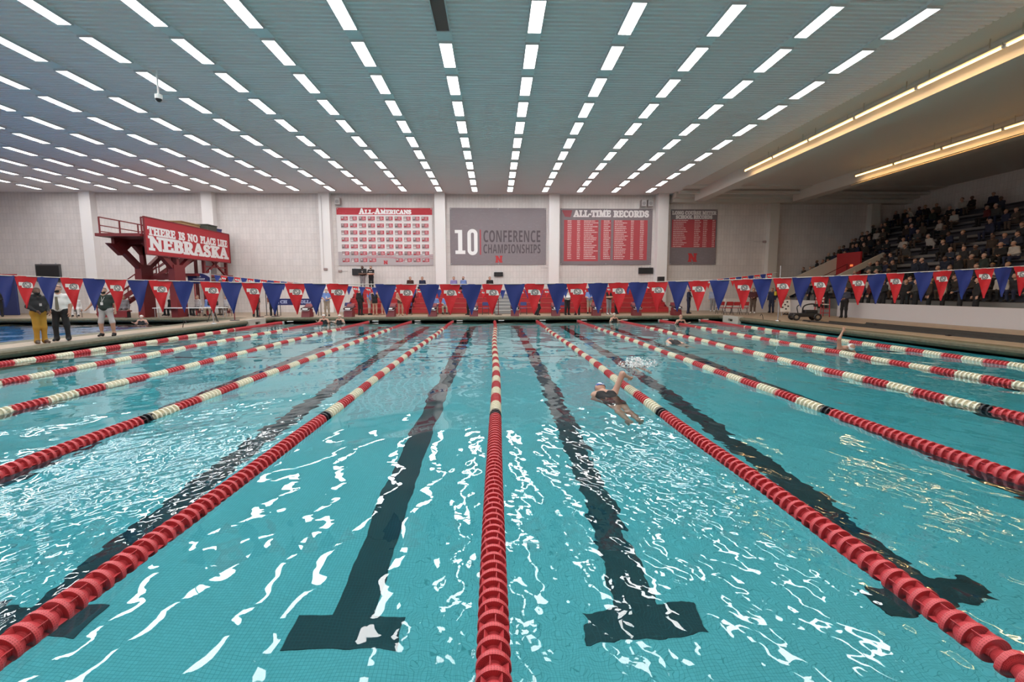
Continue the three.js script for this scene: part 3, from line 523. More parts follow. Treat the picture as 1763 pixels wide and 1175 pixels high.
// banner stand under the tower
{
  const t = thing('banner_stand', 'purple banner with white lettering on a stand below the tower', 'banner', [-16.3, DECK, -26.5]);
  const tex = canvas(512, 256, (g, w, h) => { g.fillStyle = '#262a66'; g.fillRect(0, 0, w, h); g.fillStyle = '#d9d5dc'; g.beginPath(); g.moveTo(w * 0.55, 0); g.lineTo(w, 0); g.lineTo(w, h * 0.45); g.quadraticCurveTo(w * 0.8, 10, w * 0.55, 0); g.fill(); g.fillStyle = '#262a66'; g.fillRect(0, 0, 1, 1); fitText(g, 'CHAMPIONSHIP', 120, 120, 270, 44, 'sans-serif', '#e8e6ee'); fitText(g, '2021', 205, 66, 100, 36, 'sans-serif', '#e8e6ee'); });
  obj('panel', box(1.22, 0.56, 0.03, 0, 2.05, 0), mat([0.9, 0.9, 0.9], 0.6, { map: tex }), t); obj('post', [bar([-0.3, 0, -0.03], [-0.3, 2.3, -0.03], 0.03), bar([0.35, 0, -0.03], [0.35, 2.3, -0.03], 0.03)], M.red, t); obj('foot', [box(0.08, 0.03, 0.6, -0.3, 0.015, 0), box(0.08, 0.03, 0.6, 0.35, 0.015, 0)], M.darkMetal, t);
}

// ---------------------------------------------------------------- starting blocks, chairs, bleachers
const maroon = mat([0.16, 0.014, 0.02], 0.5), maroonTop = mat([0.05, 0.012, 0.016], 0.75), chairBlue = mat([0.03, 0.035, 0.16], 0.5);
function startBlock(x, label) {
  const t = thing('starting_block', label, 'starting block', [x, DECK + 0.0225, Z_FAR - 0.02], 0, 'starting blocks at the far end');
  obj('pedestal', prism([[0.02, 0], [0.52, 0], [0.50, 0.40], [0.16, 0.44]], 0.40, 0.01).rotateY(Math.PI / 2), maroon, t);
  obj('platform', rbox(0.46, 0.06, 0.62, 0.015).rotateX(0.16).translate(0, 0.47, -0.36), maroonTop, t);
  obj('foot_wedge', prism([[0, 0], [0.22, 0], [0.22, 0.14]], 0.36, 0.008).rotateY(Math.PI / 2).translate(0, 0.52, -0.44), maroon, t);
  obj('hand_grip', tube([[-0.2, 0.40, -0.1], [-0.2, 0.34, 0.05], [0, 0.34, 0.07], [0.2, 0.34, 0.05], [0.2, 0.40, -0.1]], 0.014, 24, 8), M.steel, t);
  obj('number_plate', box(0.26, 0.07, 0.015, 0, 0.415, -0.02, -0.16), M.white, t);
  obj('step', [box(0.34, 0.03, 0.2, 0, 0.2, -0.63), box(0.03, 0.2, 0.2, 0.14, 0.1, -0.63), box(0.03, 0.2, 0.2, -0.14, 0.1, -0.63)], maroon, t);
}
laneC.forEach((x, i) => startBlock(x - 0.02, 'dark red starting block behind the far wall, ' + ORD[i] + ' lane from the left'));
function chair(x, z, turn, m, label, logo, group) {
  const t = thing('folding_chair', label, 'chair', [x, DECK + 0.001, z], turn, group); t.scale.setScalar(1 / SCALE);
  obj('seat', rbox(0.42, 0.03, 0.40, 0.012, 0, 0.44, 0.02), m, t);
  const b = obj('backrest', rbox(0.42, 0.24, 0.022, 0.01).rotateX(-0.16).translate(0, 0.72, -0.21), m, t);
  if (logo) obj('logo', new THREE.CylinderGeometry(0.07, 0.07, 0.006, 20, 1, false, 0, Math.PI).rotateX(Math.PI / 2).rotateZ(Math.PI / 2).rotateX(-0.16).translate(0, 0.69, logo > 0 ? -0.198 : -0.224), M.white, b);
  for (const s of [-1, 1]) { obj('leg', bar([s * 0.21, 0, 0.24], [s * 0.21, 0.82, -0.24], 0.012), M.darkMetal, t); obj('leg', bar([s * 0.2, 0, -0.24], [s * 0.2, 0.44, 0.18], 0.012), M.darkMetal, t); }
  obj('stretcher', [bar([-0.2, 0.14, -0.16], [0.2, 0.14, -0.16], 0.009), bar([-0.21, 0.12, 0.17], [0.21, 0.12, 0.17], 0.009)], M.darkMetal, t);
}
chair(-3.32, -26.05, 0, chairBlue, 'blue folding chair under the left one of two seated officials', 0, 'lane chairs');
laneC.forEach((x, i) => { if (i > 0 && i < 9) chair(i === 1 ? -8.15 : i === 3 ? -2.72 : x + 0.55, i === 3 ? -26.2 : -26.05, 0, chairBlue, 'blue folding chair with white mark beside starting block, ' + ORD[i] + ' lane from the left', 1, 'lane chairs'); });
[[12.75, -24.95], [13.2, -25.05], [13.65, -25.0], [12.6, -25.6], [13.1, -25.65]].forEach(([x, z], i) => chair(x, z, Math.PI + 0.3 * (hash(i, 4) - 0.5), M.red, 'red folding chair on the right deck corner, ' + ORD[i] + ' of a small cluster', 0, 'red chairs by the right corner'));
function bleacher(x0, x1, label) {
  const n = 5, t = thing('bleacher', label, 'bleacher', [(x0 + x1) / 2, DECK, -26.95], 0, 'red bleachers along the far wall'), w = x1 - x0, tread = 0.58, rise = 0.275, y0 = 0.34;
  const orange = mat([0.52, 0.045, 0.035], 0.45);
  for (let i = 0; i < n; i++) {
    const y = y0 + i * rise, z = -i * tread;
    obj('seat_plank', rbox(w, 0.035, 0.25, 0.008, 0, y, z - 0.13), orange, t);
    obj('riser', box(w, rise - 0.05, 0.02, 0, y - rise / 2 - 0.01, z - 0.03), M.red, t);
    obj('footboard', box(w, 0.03, 0.30, 0, y - 0.02, z - 0.41), maroon, t);
  }
  obj('kick_board', box(w, 0.1, 0.02, 0, 0.06, -0.05), mat([0.32, 0.12, 0.06], 0.6), t);
  for (const s of [-1, 1]) obj('side_frame', [prism([[0.05, 0], [tread * n, 0], [tread * n, y0 + rise * (n - 1)], [tread * n - 0.3, y0 + rise * (n - 1)], [0.05, y0 - 0.05]], 0.03).rotateY(Math.PI / 2).translate(s * (w / 2 - 0.03), 0, 0)], maroon, t);
}
bleacher(-8.6, -4.95, 'red bleacher behind the left starting blocks below the portrait banner'); bleacher(-4.8, -0.1, 'red bleacher left of the grey steps'); bleacher(1.15, 5.6, 'red bleacher right of the grey steps'); bleacher(5.75, 10.2, 'red bleacher by the right wall pillar');
{
  const t = thing('aisle_steps', 'grey metal steps between the two middle red bleachers', 'steps', [0.52, DECK, -26.95]), g = mat([0.26, 0.26, 0.26], 0.6);
  for (let i = 0; i < 6; i++) { obj('step', box(0.95, 0.03, 0.34, 0, 0.2 + i * 0.19, -0.15 - i * 0.36), mat([0.55, 0.54, 0.52], 0.5), t); obj('riser', box(0.95, 0.16, 0.02, 0, 0.105 + i * 0.19, -0.02 - i * 0.36), g, t); }
  obj('side_frame', [-0.49, 0.49].map((x) => beam([x, 0.05, -0.05], [x, 1.1, -2.05], 0.03, 0.14)), g, t);
}
// loudspeakers and stand by the wing pillar
{
  const t = thing('floor_speaker', 'black loudspeaker on top of the bleachers by the right pillar', 'speaker', [10.35, DECK, -29.1]);
  obj('cabinet', rbox(0.36, 0.42, 0.34, 0.02, 0.1, 1.98, 0), M.black, t); obj('stand', [bar([0.1, 0.03, 0], [0.1, 1.78, 0], 0.025), box(0.4, 0.03, 0.4, 0.1, 0.015, 0)], M.darkMetal, t); obj('grille', box(0.3, 0.36, 0.01, 0.1, 1.98, 0.175), M.darkMetal, t);
}
// blue table banner at the left end of the far deck
{
  const tex = canvas(512, 128, (g, w, h) => { g.fillStyle = '#1d2560'; g.fillRect(0, 0, w, h); slab(g, 'E CH', 20, 34, 130, 56, '#a9aed0'); slab(g, 'OLLA', 300, 34, 140, 56, '#a9aed0'); });
  const t = thing('scoring_table', 'scoring table with a blue lettered cloth front left of the blocks', 'table', [-10.7, DECK, -25.9]);
  obj('tabletop', rbox(2.4, 0.035, 0.55, 0.01, 0, 0.92, 0), mat([0.05, 0.06, 0.2], 0.5), t);
  obj('front_cloth', box(2.4, 0.34, 0.015, 0, 0.76, 0.29), mat([0.9, 0.9, 0.9], 0.7, { map: tex }), t);
  for (const [a, b] of [[-1.1, 0.2], [1.1, 0.2], [-1.1, -0.2], [1.1, -0.2]]) obj('leg', bar([a, 0, b], [a, 0.91, b], 0.018), M.darkMetal, t);
  const u = thing('tent_sign', 'small blue sign board with white lettering above the scoring table', 'sign', [-12.4, DECK, -26.4]);
  obj('board', box(0.75, 0.22, 0.03, 0, 1.78, 0), mat([0.9, 0.9, 0.9], 0.6, { map: canvas(256, 80, (g, w, h) => { g.fillStyle = '#1d2560'; g.fillRect(0, 0, w, h); g.fillStyle = '#c8cae0'; for (let i = 0; i < 9; i++) g.fillRect(50 + i * 18, 30 + (i % 2) * 4, 12, 18); }) }), u); obj('post', [bar([-0.3, 0, 0], [-0.3, 1.7, 0], 0.02), bar([0.3, 0, 0], [0.3, 1.7, 0], 0.02)], M.darkMetal, u); obj('foot', [box(0.06, 0.02, 0.4, -0.3, 0.01, 0), box(0.06, 0.02, 0.4, 0.3, 0.01, 0)], M.darkMetal, u);
}
// stanchions at the strip end
function stanchion(x, z, label, rope) {
  const t = thing('stanchion', label, 'stanchion', [x, DECK + 0.001, z], 0, 'black stanchions');
  obj('base', new THREE.CylinderGeometry(0.19, 0.21, 0.03, 24).translate(0, 0.015, 0), M.black, t); obj('post', bar([0, 0.03, 0], [0, 0.85, 0], 0.022, 10), maroon, t); obj('cap', new THREE.SphereGeometry(0.035, 12, 8).translate(0, 0.86, 0), M.black, t);
}
stanchion(-12.0, -21.9, 'black stanchion nearest the camera on the left deck strip'); stanchion(-12.2, -24.6, 'middle black stanchion behind the left gutter step'); stanchion(-11.6, -25.05, 'rear black stanchion left of the first starting block'); stanchion(0.2, -25.7, 'black stanchion in front of the grey bleacher steps');
{ // tripod at the strip end
  const t = thing('tripod', 'black camera tripod at the far end of the left deck strip', 'tripod', [-12.35, DECK, -20.9]);
  for (const a of [0.4, 2.5, 4.6]) obj('leg', bar([0.26 * Math.cos(a), 0.002, 0.26 * Math.sin(a)], [0, 0.62, 0], 0.016), M.black, t);
  obj('column', bar([0, 0.4, 0], [0, 0.86, 0], 0.02), M.black, t); obj('camera_body', rbox(0.34, 0.2, 0.26, 0.03, 0, 0.82, 0), M.black, t); obj('lens', new THREE.CylinderGeometry(0.05, 0.06, 0.16, 16).rotateX(Math.PI / 2).translate(0, 0.84, 0.2), M.darkMetal, t);
}
for (const [x, z, s, l] of [[X_L - 0.3, -17.6, 1, 'left'], [X_R + 0.3, -20.6, -1, 'right']]) { // hooks on the gutter
  tag(obj('gutter_hook', tube([[x - 0.05 * s, DECK + 0.01, z], [x, DECK + 0.20, z], [x + 0.05 * s, DECK + 0.26, z], [x + 0.1 * s, DECK + 0.16, z]], 0.012, 16, 6), M.black), 'small dark hose hook standing on the ' + l + ' gutter edge', 'hook');
}
// left deck: long table, red bench, blue pads
{
  const t = thing('officials_table', 'long table with white top beyond the diving pool', 'table', [-15.6, DECK, -24.48]);
  obj('tabletop', rbox(3.6, 0.035, 0.34, 0.01, 0, 0.5, 0), M.white, t); for (const [a, b] of [[-1.7, 0.13], [1.7, 0.13], [-1.7, -0.13], [1.7, -0.13], [0, 0.13]]) obj('leg', bar([a, 0, b], [a, 0.49, b], 0.016), M.steel, t);
  const b = thing('red_bench', 'red covered bench beyond the diving pool', 'bench', [-19.6, DECK, -24.75]); obj('seat', rbox(1.5, 0.06, 0.36, 0.02, 0, 0.34, 0), maroon, b); obj('cover', [box(1.46, 0.3, 0.02, 0, 0.18, 0.17)], mat([0.2, 0.02, 0.025], 0.8), b); for (const s of [-0.65, 0.65]) obj('leg', box(0.06, 0.31, 0.3, s, 0.155, 0), M.darkMetal, b);
  const p = thing('padded_barrier', 'dark blue padded barrier at the far left by the wall', 'barrier', [-29.2, DECK, -28.0]); for (let i = 0; i < 4; i++) obj('pad', rbox(0.82, 2.2, 0.12, 0.04, -1.26 + i * 0.84, 1.1, 0), mat([0.015, 0.025, 0.11], 0.6), p); obj('red_cap', box(3.4, 0.16, 0.16, 0, 2.28, 0), M.red, p);
}

// ---------------------------------------------------------------- right side: parapet, stands, cart, pipes
struct('parapet_side', [span(STAND_X, STAND_X + 0.16, DECK, 0.95, -22.9, Z_BACK)], mat([0.56, 0.53, 0.54], 0.6), scene, 'low white wall in front of the stands');
struct('parapet_front', [span(13.7, STAND_X + 0.16, DECK, 1.08, -27.4, -27.24), span(STAND_X, STAND_X + 0.16, DECK, 1.0, -27.4, -24.6)], mat([0.62, 0.58, 0.56], 0.6), scene, 'low white wall at the corner of the stands');
{
  const seatM = mat([0.07, 0.07, 0.085], 0.6), stepM = mat([0.20, 0.19, 0.18], 0.85), N = 11, x0 = 18.35, tr = 0.74, rise = 0.45, y0 = 1.1;  // step and bench colours kept dark, the gloom of the stands put into them
  const t = thing('grandstand', 'stepped grandstand with steps and bench rows coloured dark for gloom along the right wall', 'grandstand', [0, DECK, 0]); delete t.userData.category; t.userData.kind = 'structure';
  for (let i = 0; i < N; i++) {
    const x = x0 + i * tr, y = y0 + i * rise - DECK;
    obj('step', span(x, X_WALL_R, y - (i ? rise : y + 0), y, -30.3, Z_BACK - 0.2), stepM, t);
    obj('bench', [rbox(0.3, 0.05, 33.8, 0.012, x + 0.5, y + 0.29, -13.2), box(0.03, 0.27, 33.8, x + 0.62, y + 0.14, -13.2)], seatM, t);
  }
  obj('walkway', span(STAND_X + 0.16, x0, 0, 0.35, -30.3, Z_BACK - 0.2), stepM, t);
  globalThis.STAND = { N, x0, tr, rise, y0 };
  // entry stair with sloped tan side walls and red fascia
  const e = thing('stand_entry', 'tan sloped side walls and red panel of the stand entry stair', 'stair entry', [0, DECK, 0]); delete e.userData.category; e.userData.kind = 'structure';
  const tan = mat([0.62, 0.56, 0.48], 0.7), slope = (z, xa, ya, xb, yb, th) => prism([[xa, ya - th], [xb, yb - th], [xb, yb], [xa, ya]], 0.14).translate(0, -DECK, z);
  obj('side_wall', slope(-28.0, 17.6, 2.0, 20.9, 3.55, 1.0), tan, e); obj('side_wall', slope(-26.0, 19.3, 2.3, 22.1, 3.68, 0.34), tan, e);
  obj('red_panel', span(20.85, 20.95, 1.9, 3.55 - DECK + 0.2, -27.95, -26.1), M.red, e);
  for (let i = 0; i < 6; i++) obj('step', span(17.9 + i * 0.5, 18.4 + i * 0.5, 0.4 + i * 0.27, 0.67 + i * 0.27, -27.9, -26.15), stepM, e);
  obj('handrail', [bar([17.9, 1.4, -27.0], [20.8, 2.85, -27.0], 0.02), bar([17.9, 0.5, -27.0], [17.9, 1.4, -27.0], 0.02), bar([20.8, 1.8, -27.0], [20.8, 2.85, -27.0], 0.02)], maroon, e);
  obj('exit_lamp', box(0.03, 0.12, 0.2, 20.83, 2.75, -26.7), new THREE.MeshStandardMaterial({ color: RGB(0.5, 0.1, 0.03), emissive: RGB(1, 0.25, 0.08), emissiveIntensity: 0.5 }), e);
}
{ // wheeled black camera cart
  const t = thing('wheeled_cart', 'black low cart with four wheels and raised arm on the right deck', 'cart', [13.65, DECK, -20.0], -0.25);
  obj('chassis', [rbox(1.05, 0.16, 0.5, 0.04, 0, 0.24, 0), rbox(0.5, 0.16, 0.4, 0.04, 0.2, 0.38, 0)], M.black, t);
  for (const [a, b] of [[-0.42, 0.27], [0.42, 0.27], [-0.42, -0.27], [0.42, -0.27]]) { const w = obj('wheel', new THREE.TorusGeometry(0.115, 0.045, 10, 22).translate(a, 0.16, b), M.black, t); obj('hub', new THREE.CylinderGeometry(0.075, 0.075, 0.06, 16).rotateX(Math.PI / 2).translate(a, 0.16, b), mat([0.25, 0.2, 0.15], 0.5), w); }
  obj('arm', [tube([[-0.1, 0.3, 0], [-0.05, 0.62, 0], [0.25, 0.72, 0], [0.55, 0.66, 0]], 0.03, 20, 8), rbox(0.3, 0.12, 0.2, 0.03, 0.5, 0.66, 0), tube([[-0.3, 0.3, 0.1], [-0.35, 0.6, 0.1], [-0.2, 0.72, 0.1]], 0.02, 16, 8)], M.black, t);
}
{ // spare rails lying on the right deck
  for (const [x, z0, z1, r, y, l] of [[13.2, -19.4, -4, 0.045, 0, 'nearest the pool'], [13.75, -18.6, -4, 0.05, 0, 'in the middle of the set'], [14.5, -17.6, -3.5, 0.06, 0, 'nearest the stands']])
    { const t = thing('deck_rail', 'long dark rail lying on the right deck, ' + l, 'rail', [x, DECK, 0], 0, 'dark rails on the right deck'); obj('rail', [span(-0.05, 0.05, 0.0, 0.03, z0, z1), span(-0.012, 0.012, 0.03, 0.07, z0, z1)], mat([0.035, 0.03, 0.025], 0.6), t); for (let z = z0 + 0.5; z < z1; z += 6) obj('tie', box(0.3, 0.03, 0.08, 0, 0.016, z), M.darkMetal, t); }
  const t = thing('check_sign', 'white board with black pattern leaning by the right parapet', 'board', [15.05, DECK, -23.6]);
  obj('board', rbox(0.52, 0.62, 0.03, 0.01).rotateX(-0.12).translate(0, 0.52, 0), M.white, t); obj('marks', [[-0.13, 0.7], [0.1, 0.72], [-0.02, 0.58], [0.14, 0.5], [-0.15, 0.44], [0.02, 0.36]].map(([a, b]) => box(0.09, 0.07, 0.004, a, b, 0.018 - (b - 0.52) * 0.12, -0.12)), M.black, t); obj('leg', [bar([-0.2, 0, 0.06], [-0.2, 0.3, 0.02], 0.014), bar([0.2, 0, 0.06], [0.2, 0.3, 0.02], 0.014), bar([0, 0, -0.3], [0, 0.6, -0.02], 0.014)], M.steel, t);
  const l = thing('lifeguard_chair', 'tall red and white slatted chair by the parapet corner', 'chair', [16.3, DECK, -22.6]);
  for (const [a, b] of [[-0.2, 0.2], [0.2, 0.2], [-0.2, -0.2], [0.2, -0.2]]) obj('leg', bar([a * 1.15, 0, b * 1.15], [a, 0.9, b], 0.022), M.red, l);
  obj('seat', rbox(0.46, 0.04, 0.44, 0.012, 0, 0.62, 0), M.white, l); obj('backrest', [box(0.44, 0.1, 0.025, 0, 0.78, -0.2), box(0.44, 0.1, 0.025, 0, 0.92, -0.2)], M.white, l); for (const y of [0.2, 0.4]) obj('rung', bar([-0.2, y, 0.21], [0.2, y, 0.21], 0.018), M.red, l);
}

// ---------------------------------------------------------------- people: tapered bones joined into one smooth skin
function blob(bones, cell, k = 0.022) {              // bones: [ax,ay,az, bx,by,bz, ra, rb, material]
  let lo = [1e9, 1e9, 1e9], hi = [-1e9, -1e9, -1e9];
  for (const b of bones) for (let i = 0; i < 3; i++) { lo[i] = Math.min(lo[i], b[i] - b[6], b[3 + i] - b[7]); hi[i] = Math.max(hi[i], b[i] + b[6], b[3 + i] + b[7]); }
  lo = lo.map((v) => v - 2.5 * cell); const n = lo.map((v, i) => Math.ceil((hi[i] + 2.5 * cell - v) / cell) + 1), [nx, ny, nz] = n, F = new Float32Array(nx * ny * nz);
  const dist = (b, x, y, z) => { const dx = b[3] - b[0], dy = b[4] - b[1], dz = b[5] - b[2], l2 = dx * dx + dy * dy + dz * dz || 1e-9; let t = ((x - b[0]) * dx + (y - b[1]) * dy + (z - b[2]) * dz) / l2; t = t < 0 ? 0 : t > 1 ? 1 : t; return Math.hypot(x - b[0] - dx * t, y - b[1] - dy * t, z - b[2] - dz * t) - (b[6] + (b[7] - b[6]) * t); };
  for (const b of bones) {
    const m = Math.max(b[6], b[7]) + 5 * k + cell, a = [0, 1, 2].map((i) => Math.max(0, Math.floor((Math.min(b[i], b[3 + i]) - m - lo[i]) / cell))), c = [0, 1, 2].map((i) => Math.min(n[i] - 1, Math.ceil((Math.max(b[i], b[3 + i]) + m - lo[i]) / cell)));
    for (let z = a[2]; z <= c[2]; z++) for (let y = a[1]; y <= c[1]; y++) for (let x = a[0]; x <= c[0]; x++) { const d = dist(b, lo[0] + x * cell, lo[1] + y * cell, lo[2] + z * cell); F[(z * ny + y) * nx + x] += Math.exp(-d / k); }
  }
  const V0 = new Int32Array(nx * ny * nz).fill(-1), pos = [], at = (x, y, z) => F[(z * ny + y) * nx + x] - 1;   // inside where the sum is over 1
  const E = [[0, 1], [2, 3], [4, 5], [6, 7], [0, 2], [1, 3], [4, 6], [5, 7], [0, 4], [1, 5], [2, 6], [3, 7]], cv = new Float64Array(8), lg = (v) => Math.max(-6, Math.log(Math.max(v + 1, 1e-6)));
  for (let z = 0; z + 1 < nz; z++) for (let y = 0; y + 1 < ny; y++) for (let x = 0; x + 1 < nx; x++) {
    let s = 0; for (let q = 0; q < 8; q++) { cv[q] = at(x + (q & 1), y + (q >> 1 & 1), z + (q >> 2)); if (cv[q] > 0) s++; }
    if (s === 0 || s === 8) continue; let sx = 0, sy = 0, sz = 0, c = 0;
    for (const [a, b] of E) if ((cv[a] > 0) !== (cv[b] > 0)) { const la = lg(cv[a]), lb = lg(cv[b]), t = la / (la - lb); sx += (a & 1) + t * ((b & 1) - (a & 1)); sy += (a >> 1 & 1) + t * ((b >> 1 & 1) - (a >> 1 & 1)); sz += (a >> 2) + t * ((b >> 2) - (a >> 2)); c++; }
    V0[(z * ny + y) * nx + x] = pos.length / 3; pos.push(lo[0] + (x + sx / c) * cell, lo[1] + (y + sy / c) * cell, lo[2] + (z + sz / c) * cell);
  }
  const tri = [], id = (x, y, z) => V0[(z * ny + y) * nx + x], quad = (a, b, c, d, f) => { if (a < 0 || b < 0 || c < 0 || d < 0) return; f ? tri.push([a, b, c], [a, c, d]) : tri.push([a, c, b], [a, d, c]); };
  for (let z = 1; z + 1 < nz; z++) for (let y = 1; y + 1 < ny; y++) for (let x = 1; x + 1 < nx; x++) {
    const o = at(x, y, z) > 0; let p;
    if (o !== (p = at(x + 1, y, z) > 0)) quad(id(x, y - 1, z - 1), id(x, y, z - 1), id(x, y, z), id(x, y - 1, z), o);
    if (o !== (p = at(x, y + 1, z) > 0)) quad(id(x - 1, y, z - 1), id(x - 1, y, z), id(x, y, z), id(x, y, z - 1), o);
    if (o !== (p = at(x, y, z + 1) > 0)) quad(id(x - 1, y - 1, z), id(x, y - 1, z), id(x, y, z), id(x - 1, y, z), o);
  }
  const mats = tri.map(([a, b, c]) => { const x = (pos[a * 3] + pos[b * 3] + pos[c * 3]) / 3, y = (pos[a * 3 + 1] + pos[b * 3 + 1] + pos[c * 3 + 1]) / 3, z = (pos[a * 3 + 2] + pos[b * 3 + 2] + pos[c * 3 + 2]) / 3; let best = 1e9, m = 0; for (const bb of bones) { const d = dist(bb, x, y, z); if (d < best) { best = d; m = bb[8]; } } return m; });
  return { pos, tri, mats };
}
function skin(parts, nm) {                           // one geometry with a group for each material
  const pos = [], by = Array.from({ length: nm }, () => []);
  for (const p of parts) { const o = pos.length / 3; for (const v of p.pos) pos.push(v); p.tri.forEach((t, i) => by[p.mats[i]].push(t[0] + o, t[1] + o, t[2] + o)); }
  const g = new THREE.BufferGeometry(); g.setAttribute('position', new THREE.Float32BufferAttribute(pos, 3)); g.setIndex(by.flat()); let s = 0;
  by.forEach((l, i) => { if (l.length) g.addGroup(s, l.length, i); s += l.length; }); g.computeVertexNormals();
  g.setAttribute('uv', new THREE.Float32BufferAttribute(new Float32Array(pos.length / 3 * 2), 2)); return g;
}
const L = (a, b, t) => a.map((v, i) => v + (b[i] - v) * t);
function handBones(w, dir, side, curl, m) {          // wrist, direction of the fingers, thumb side
  const d = V(...dir).normalize(), s = V(...side).addScaledVector(d, -V(...side).dot(d)).normalize(), u = V().crossVectors(d, s), P = (a, b, c) => [w[0] + d.x * a + s.x * b + u.x * c, w[1] + d.y * a + s.y * b + u.y * c, w[2] + d.z * a + s.z * b + u.z * c], B = [];
  B.push([...P(-0.02, 0, 0), ...P(0.05, 0.015, 0), 0.027, 0.019, m], [...P(0.02, 0, 0), ...P(0.075, -0.018, 0), 0.022, 0.017, m]);
  [[0.027, 0.072], [0.009, 0.080], [-0.010, 0.074], [-0.028, 0.058]].forEach(([o, l]) => { const a = P(0.078, o, 0), b = P(0.078 + l * 0.5, o * 1.1, l * 0.28 * curl), c = P(0.078 + l * (1 - 0.35 * curl), o * 1.15, l * 0.8 * curl); B.push([...a, ...b, 0.0095, 0.009, m], [...b, ...c, 0.009, 0.0078, m]); });
  const a = P(0.018, 0.028, 0), b = P(0.05, 0.055, 0.008), c = P(0.082, 0.058, 0.018); B.push([...a, ...b, 0.013, 0.0105, m], [...b, ...c, 0.0105, 0.0085, m]);
  return B;
}
// o: pose ('stand' | 'sit'), arms {l:[elbow, wrist], r:[...]}, sleeves, shorts, dress (one-piece suit), belly, cells
function figure(o = {}) {
  const sit = o.pose === 'sit', by = sit ? -0.46 : 0, w = o.wide ?? 1, lean = o.lean ?? 0, f = (p) => [p[0], p[1] + by, p[2] + (p[1] > 0.95 ? (p[1] - 0.95) * lean : 0)];
  const B = [], add = (a, b, ra, rb, m) => B.push([...a, ...b, ra, rb, m]), SK = 0, TOP = 1, BOT = 2, SH = 3, suit = o.suit, T = suit === 'trunks' ? SK : TOP;
  for (const s of [-1, 1]) {
    const st = o.stance ?? 0.1, hip = f([s * 0.09, 0.92, 0]); let knee = [s * (st + 0.005), 0.5, 0.02], ank = [s * (st + 0.01), 0.085, -0.01], toe = [s * (st + 0.04), 0.04, 0.16];
    if (o.legs) { const q = o.legs[s < 0 ? 0 : 1]; knee = q[0]; ank = q[1]; toe = [ank[0] + s * 0.03, ank[1] - 0.045, ank[2] + 0.17]; }
    if (sit) { knee = [s * 0.13, 0.47, 0.44]; ank = [s * 0.13, 0.085, 0.42]; toe = [s * 0.15, 0.04, 0.60]; }
    const leg = suit ? SK : BOT, calf = suit || o.shorts ? SK : BOT, loose = suit ? 0 : 0.014;
    if (o.shorts) { const mid = L(hip, knee, 0.92); add(hip, mid, 0.092 * w, 0.075, BOT); add(mid, knee, 0.055, 0.055, SK); } else add(hip, suit ? L(hip, knee, 0.22) : knee, 0.088 * w + loose * 0.5, suit ? 0.086 : 0.06 + loose, suit ? TOP : leg);
    if (suit) add(L(hip, knee, 0.25), knee, 0.083 * w, 0.056, SK);
    add(knee, ank, 0.055 + (calf === BOT ? loose : 0), 0.038 + (calf === BOT ? loose * 1.6 : 0), calf);
    if (calf === SK) add(L(knee, ank, 0.15), L(knee, ank, 0.5), 0.052, 0.05, SK);
    add(ank, toe, 0.043, 0.036, suit ? SK : SH); add([ank[0], ank[1] - 0.04, ank[2] - 0.03], ank, 0.04, 0.04, suit ? SK : SH);
    const sh = f([s * 0.185 * w, 1.42, 0]), A = o.arms?.[s < 0 ? 'l' : 'r'], el = A ? A[0] : [s * 0.25, 1.13, -0.03], wr = A ? A[1] : [s * 0.26, 0.90, 0.06], E2 = f(el), W2 = f(wr), long = !suit && o.sleeves !== 'short';
    add(sh, suit ? E2 : L(sh, E2, long ? 1 : 0.72), 0.058, long ? 0.046 : 0.05, suit ? SK : TOP); if (!long && !suit) add(L(sh, E2, 0.7), E2, 0.043, 0.038, SK);
    add(E2, W2, long ? 0.047 : 0.04, long ? 0.036 : 0.027, long ? TOP : SK);
    add(f([0, 1.43, -0.01]), sh, 0.07, 0.062, suit ? SK : TOP);
    o._h = o._h || []; o._h.push([W2, [W2[0] - E2[0], W2[1] - E2[1], W2[2] - E2[2]], s]);
  }
  const bel = o.belly ?? 0;
  add(f([-0.08 * w, 0.96, 0]), f([0.08 * w, 0.96, 0]), 0.108 + bel * 0.3, 0.108 + bel * 0.3, suit ? TOP : BOT);
  for (const s of [-1, 1]) { add(f([s * 0.065 * w, 1.02, 0]), f([s * 0.085 * w, 1.22, 0.005]), 0.098 + bel * 0.5, 0.1 + bel * 0.3, T); add(f([s * 0.085 * w, 1.2, 0]), f([s * 0.095 * w, 1.36, -0.005]), 0.105 + bel * 0.2, 0.095, suit === 'trunks' ? SK : TOP); }
  add(f([0, 1.05, 0.02 + bel]), f([0, 1.2, 0.02 + bel * 0.6]), 0.1 + bel * 0.6, 0.1 + bel * 0.3, T);
  const hz = (o.look ?? 0), hd = f([0, 1.63, 0.02]), hx = Math.sin(hz), hc = Math.cos(hz), H = (x, y, z) => [hd[0] + x * hc + z * hx, hd[1] + y, hd[2] - x * hx + z * hc];
  add(f([0, 1.44, -0.01]), H(0, -0.05, -0.015), 0.062, 0.054, SK);
  const head = [[...H(0, -0.055, 0.025), ...H(0, 0.02, 0.0), 0.066, 0.083, SK], [...H(0, 0.02, -0.012), ...H(0, 0.045, -0.015), 0.09, 0.088, SK], [...H(0, -0.01, 0.088), ...H(0, -0.035, 0.10), 0.011, 0.016, SK], [...H(0, -0.068, 0.082), ...H(0, -0.066, 0.082), 0.016, 0.016, SK], [...H(-0.082, -0.005, -0.01), ...H(-0.086, 0.02, -0.014), 0.014, 0.017, SK], [...H(0.082, -0.005, -0.01), ...H(0.086, 0.02, -0.014), 0.014, 0.017, SK]];
  const c = o.cell ?? 0.02, parts = [blob(B, c), blob(head, c * 0.55, 0.014)];
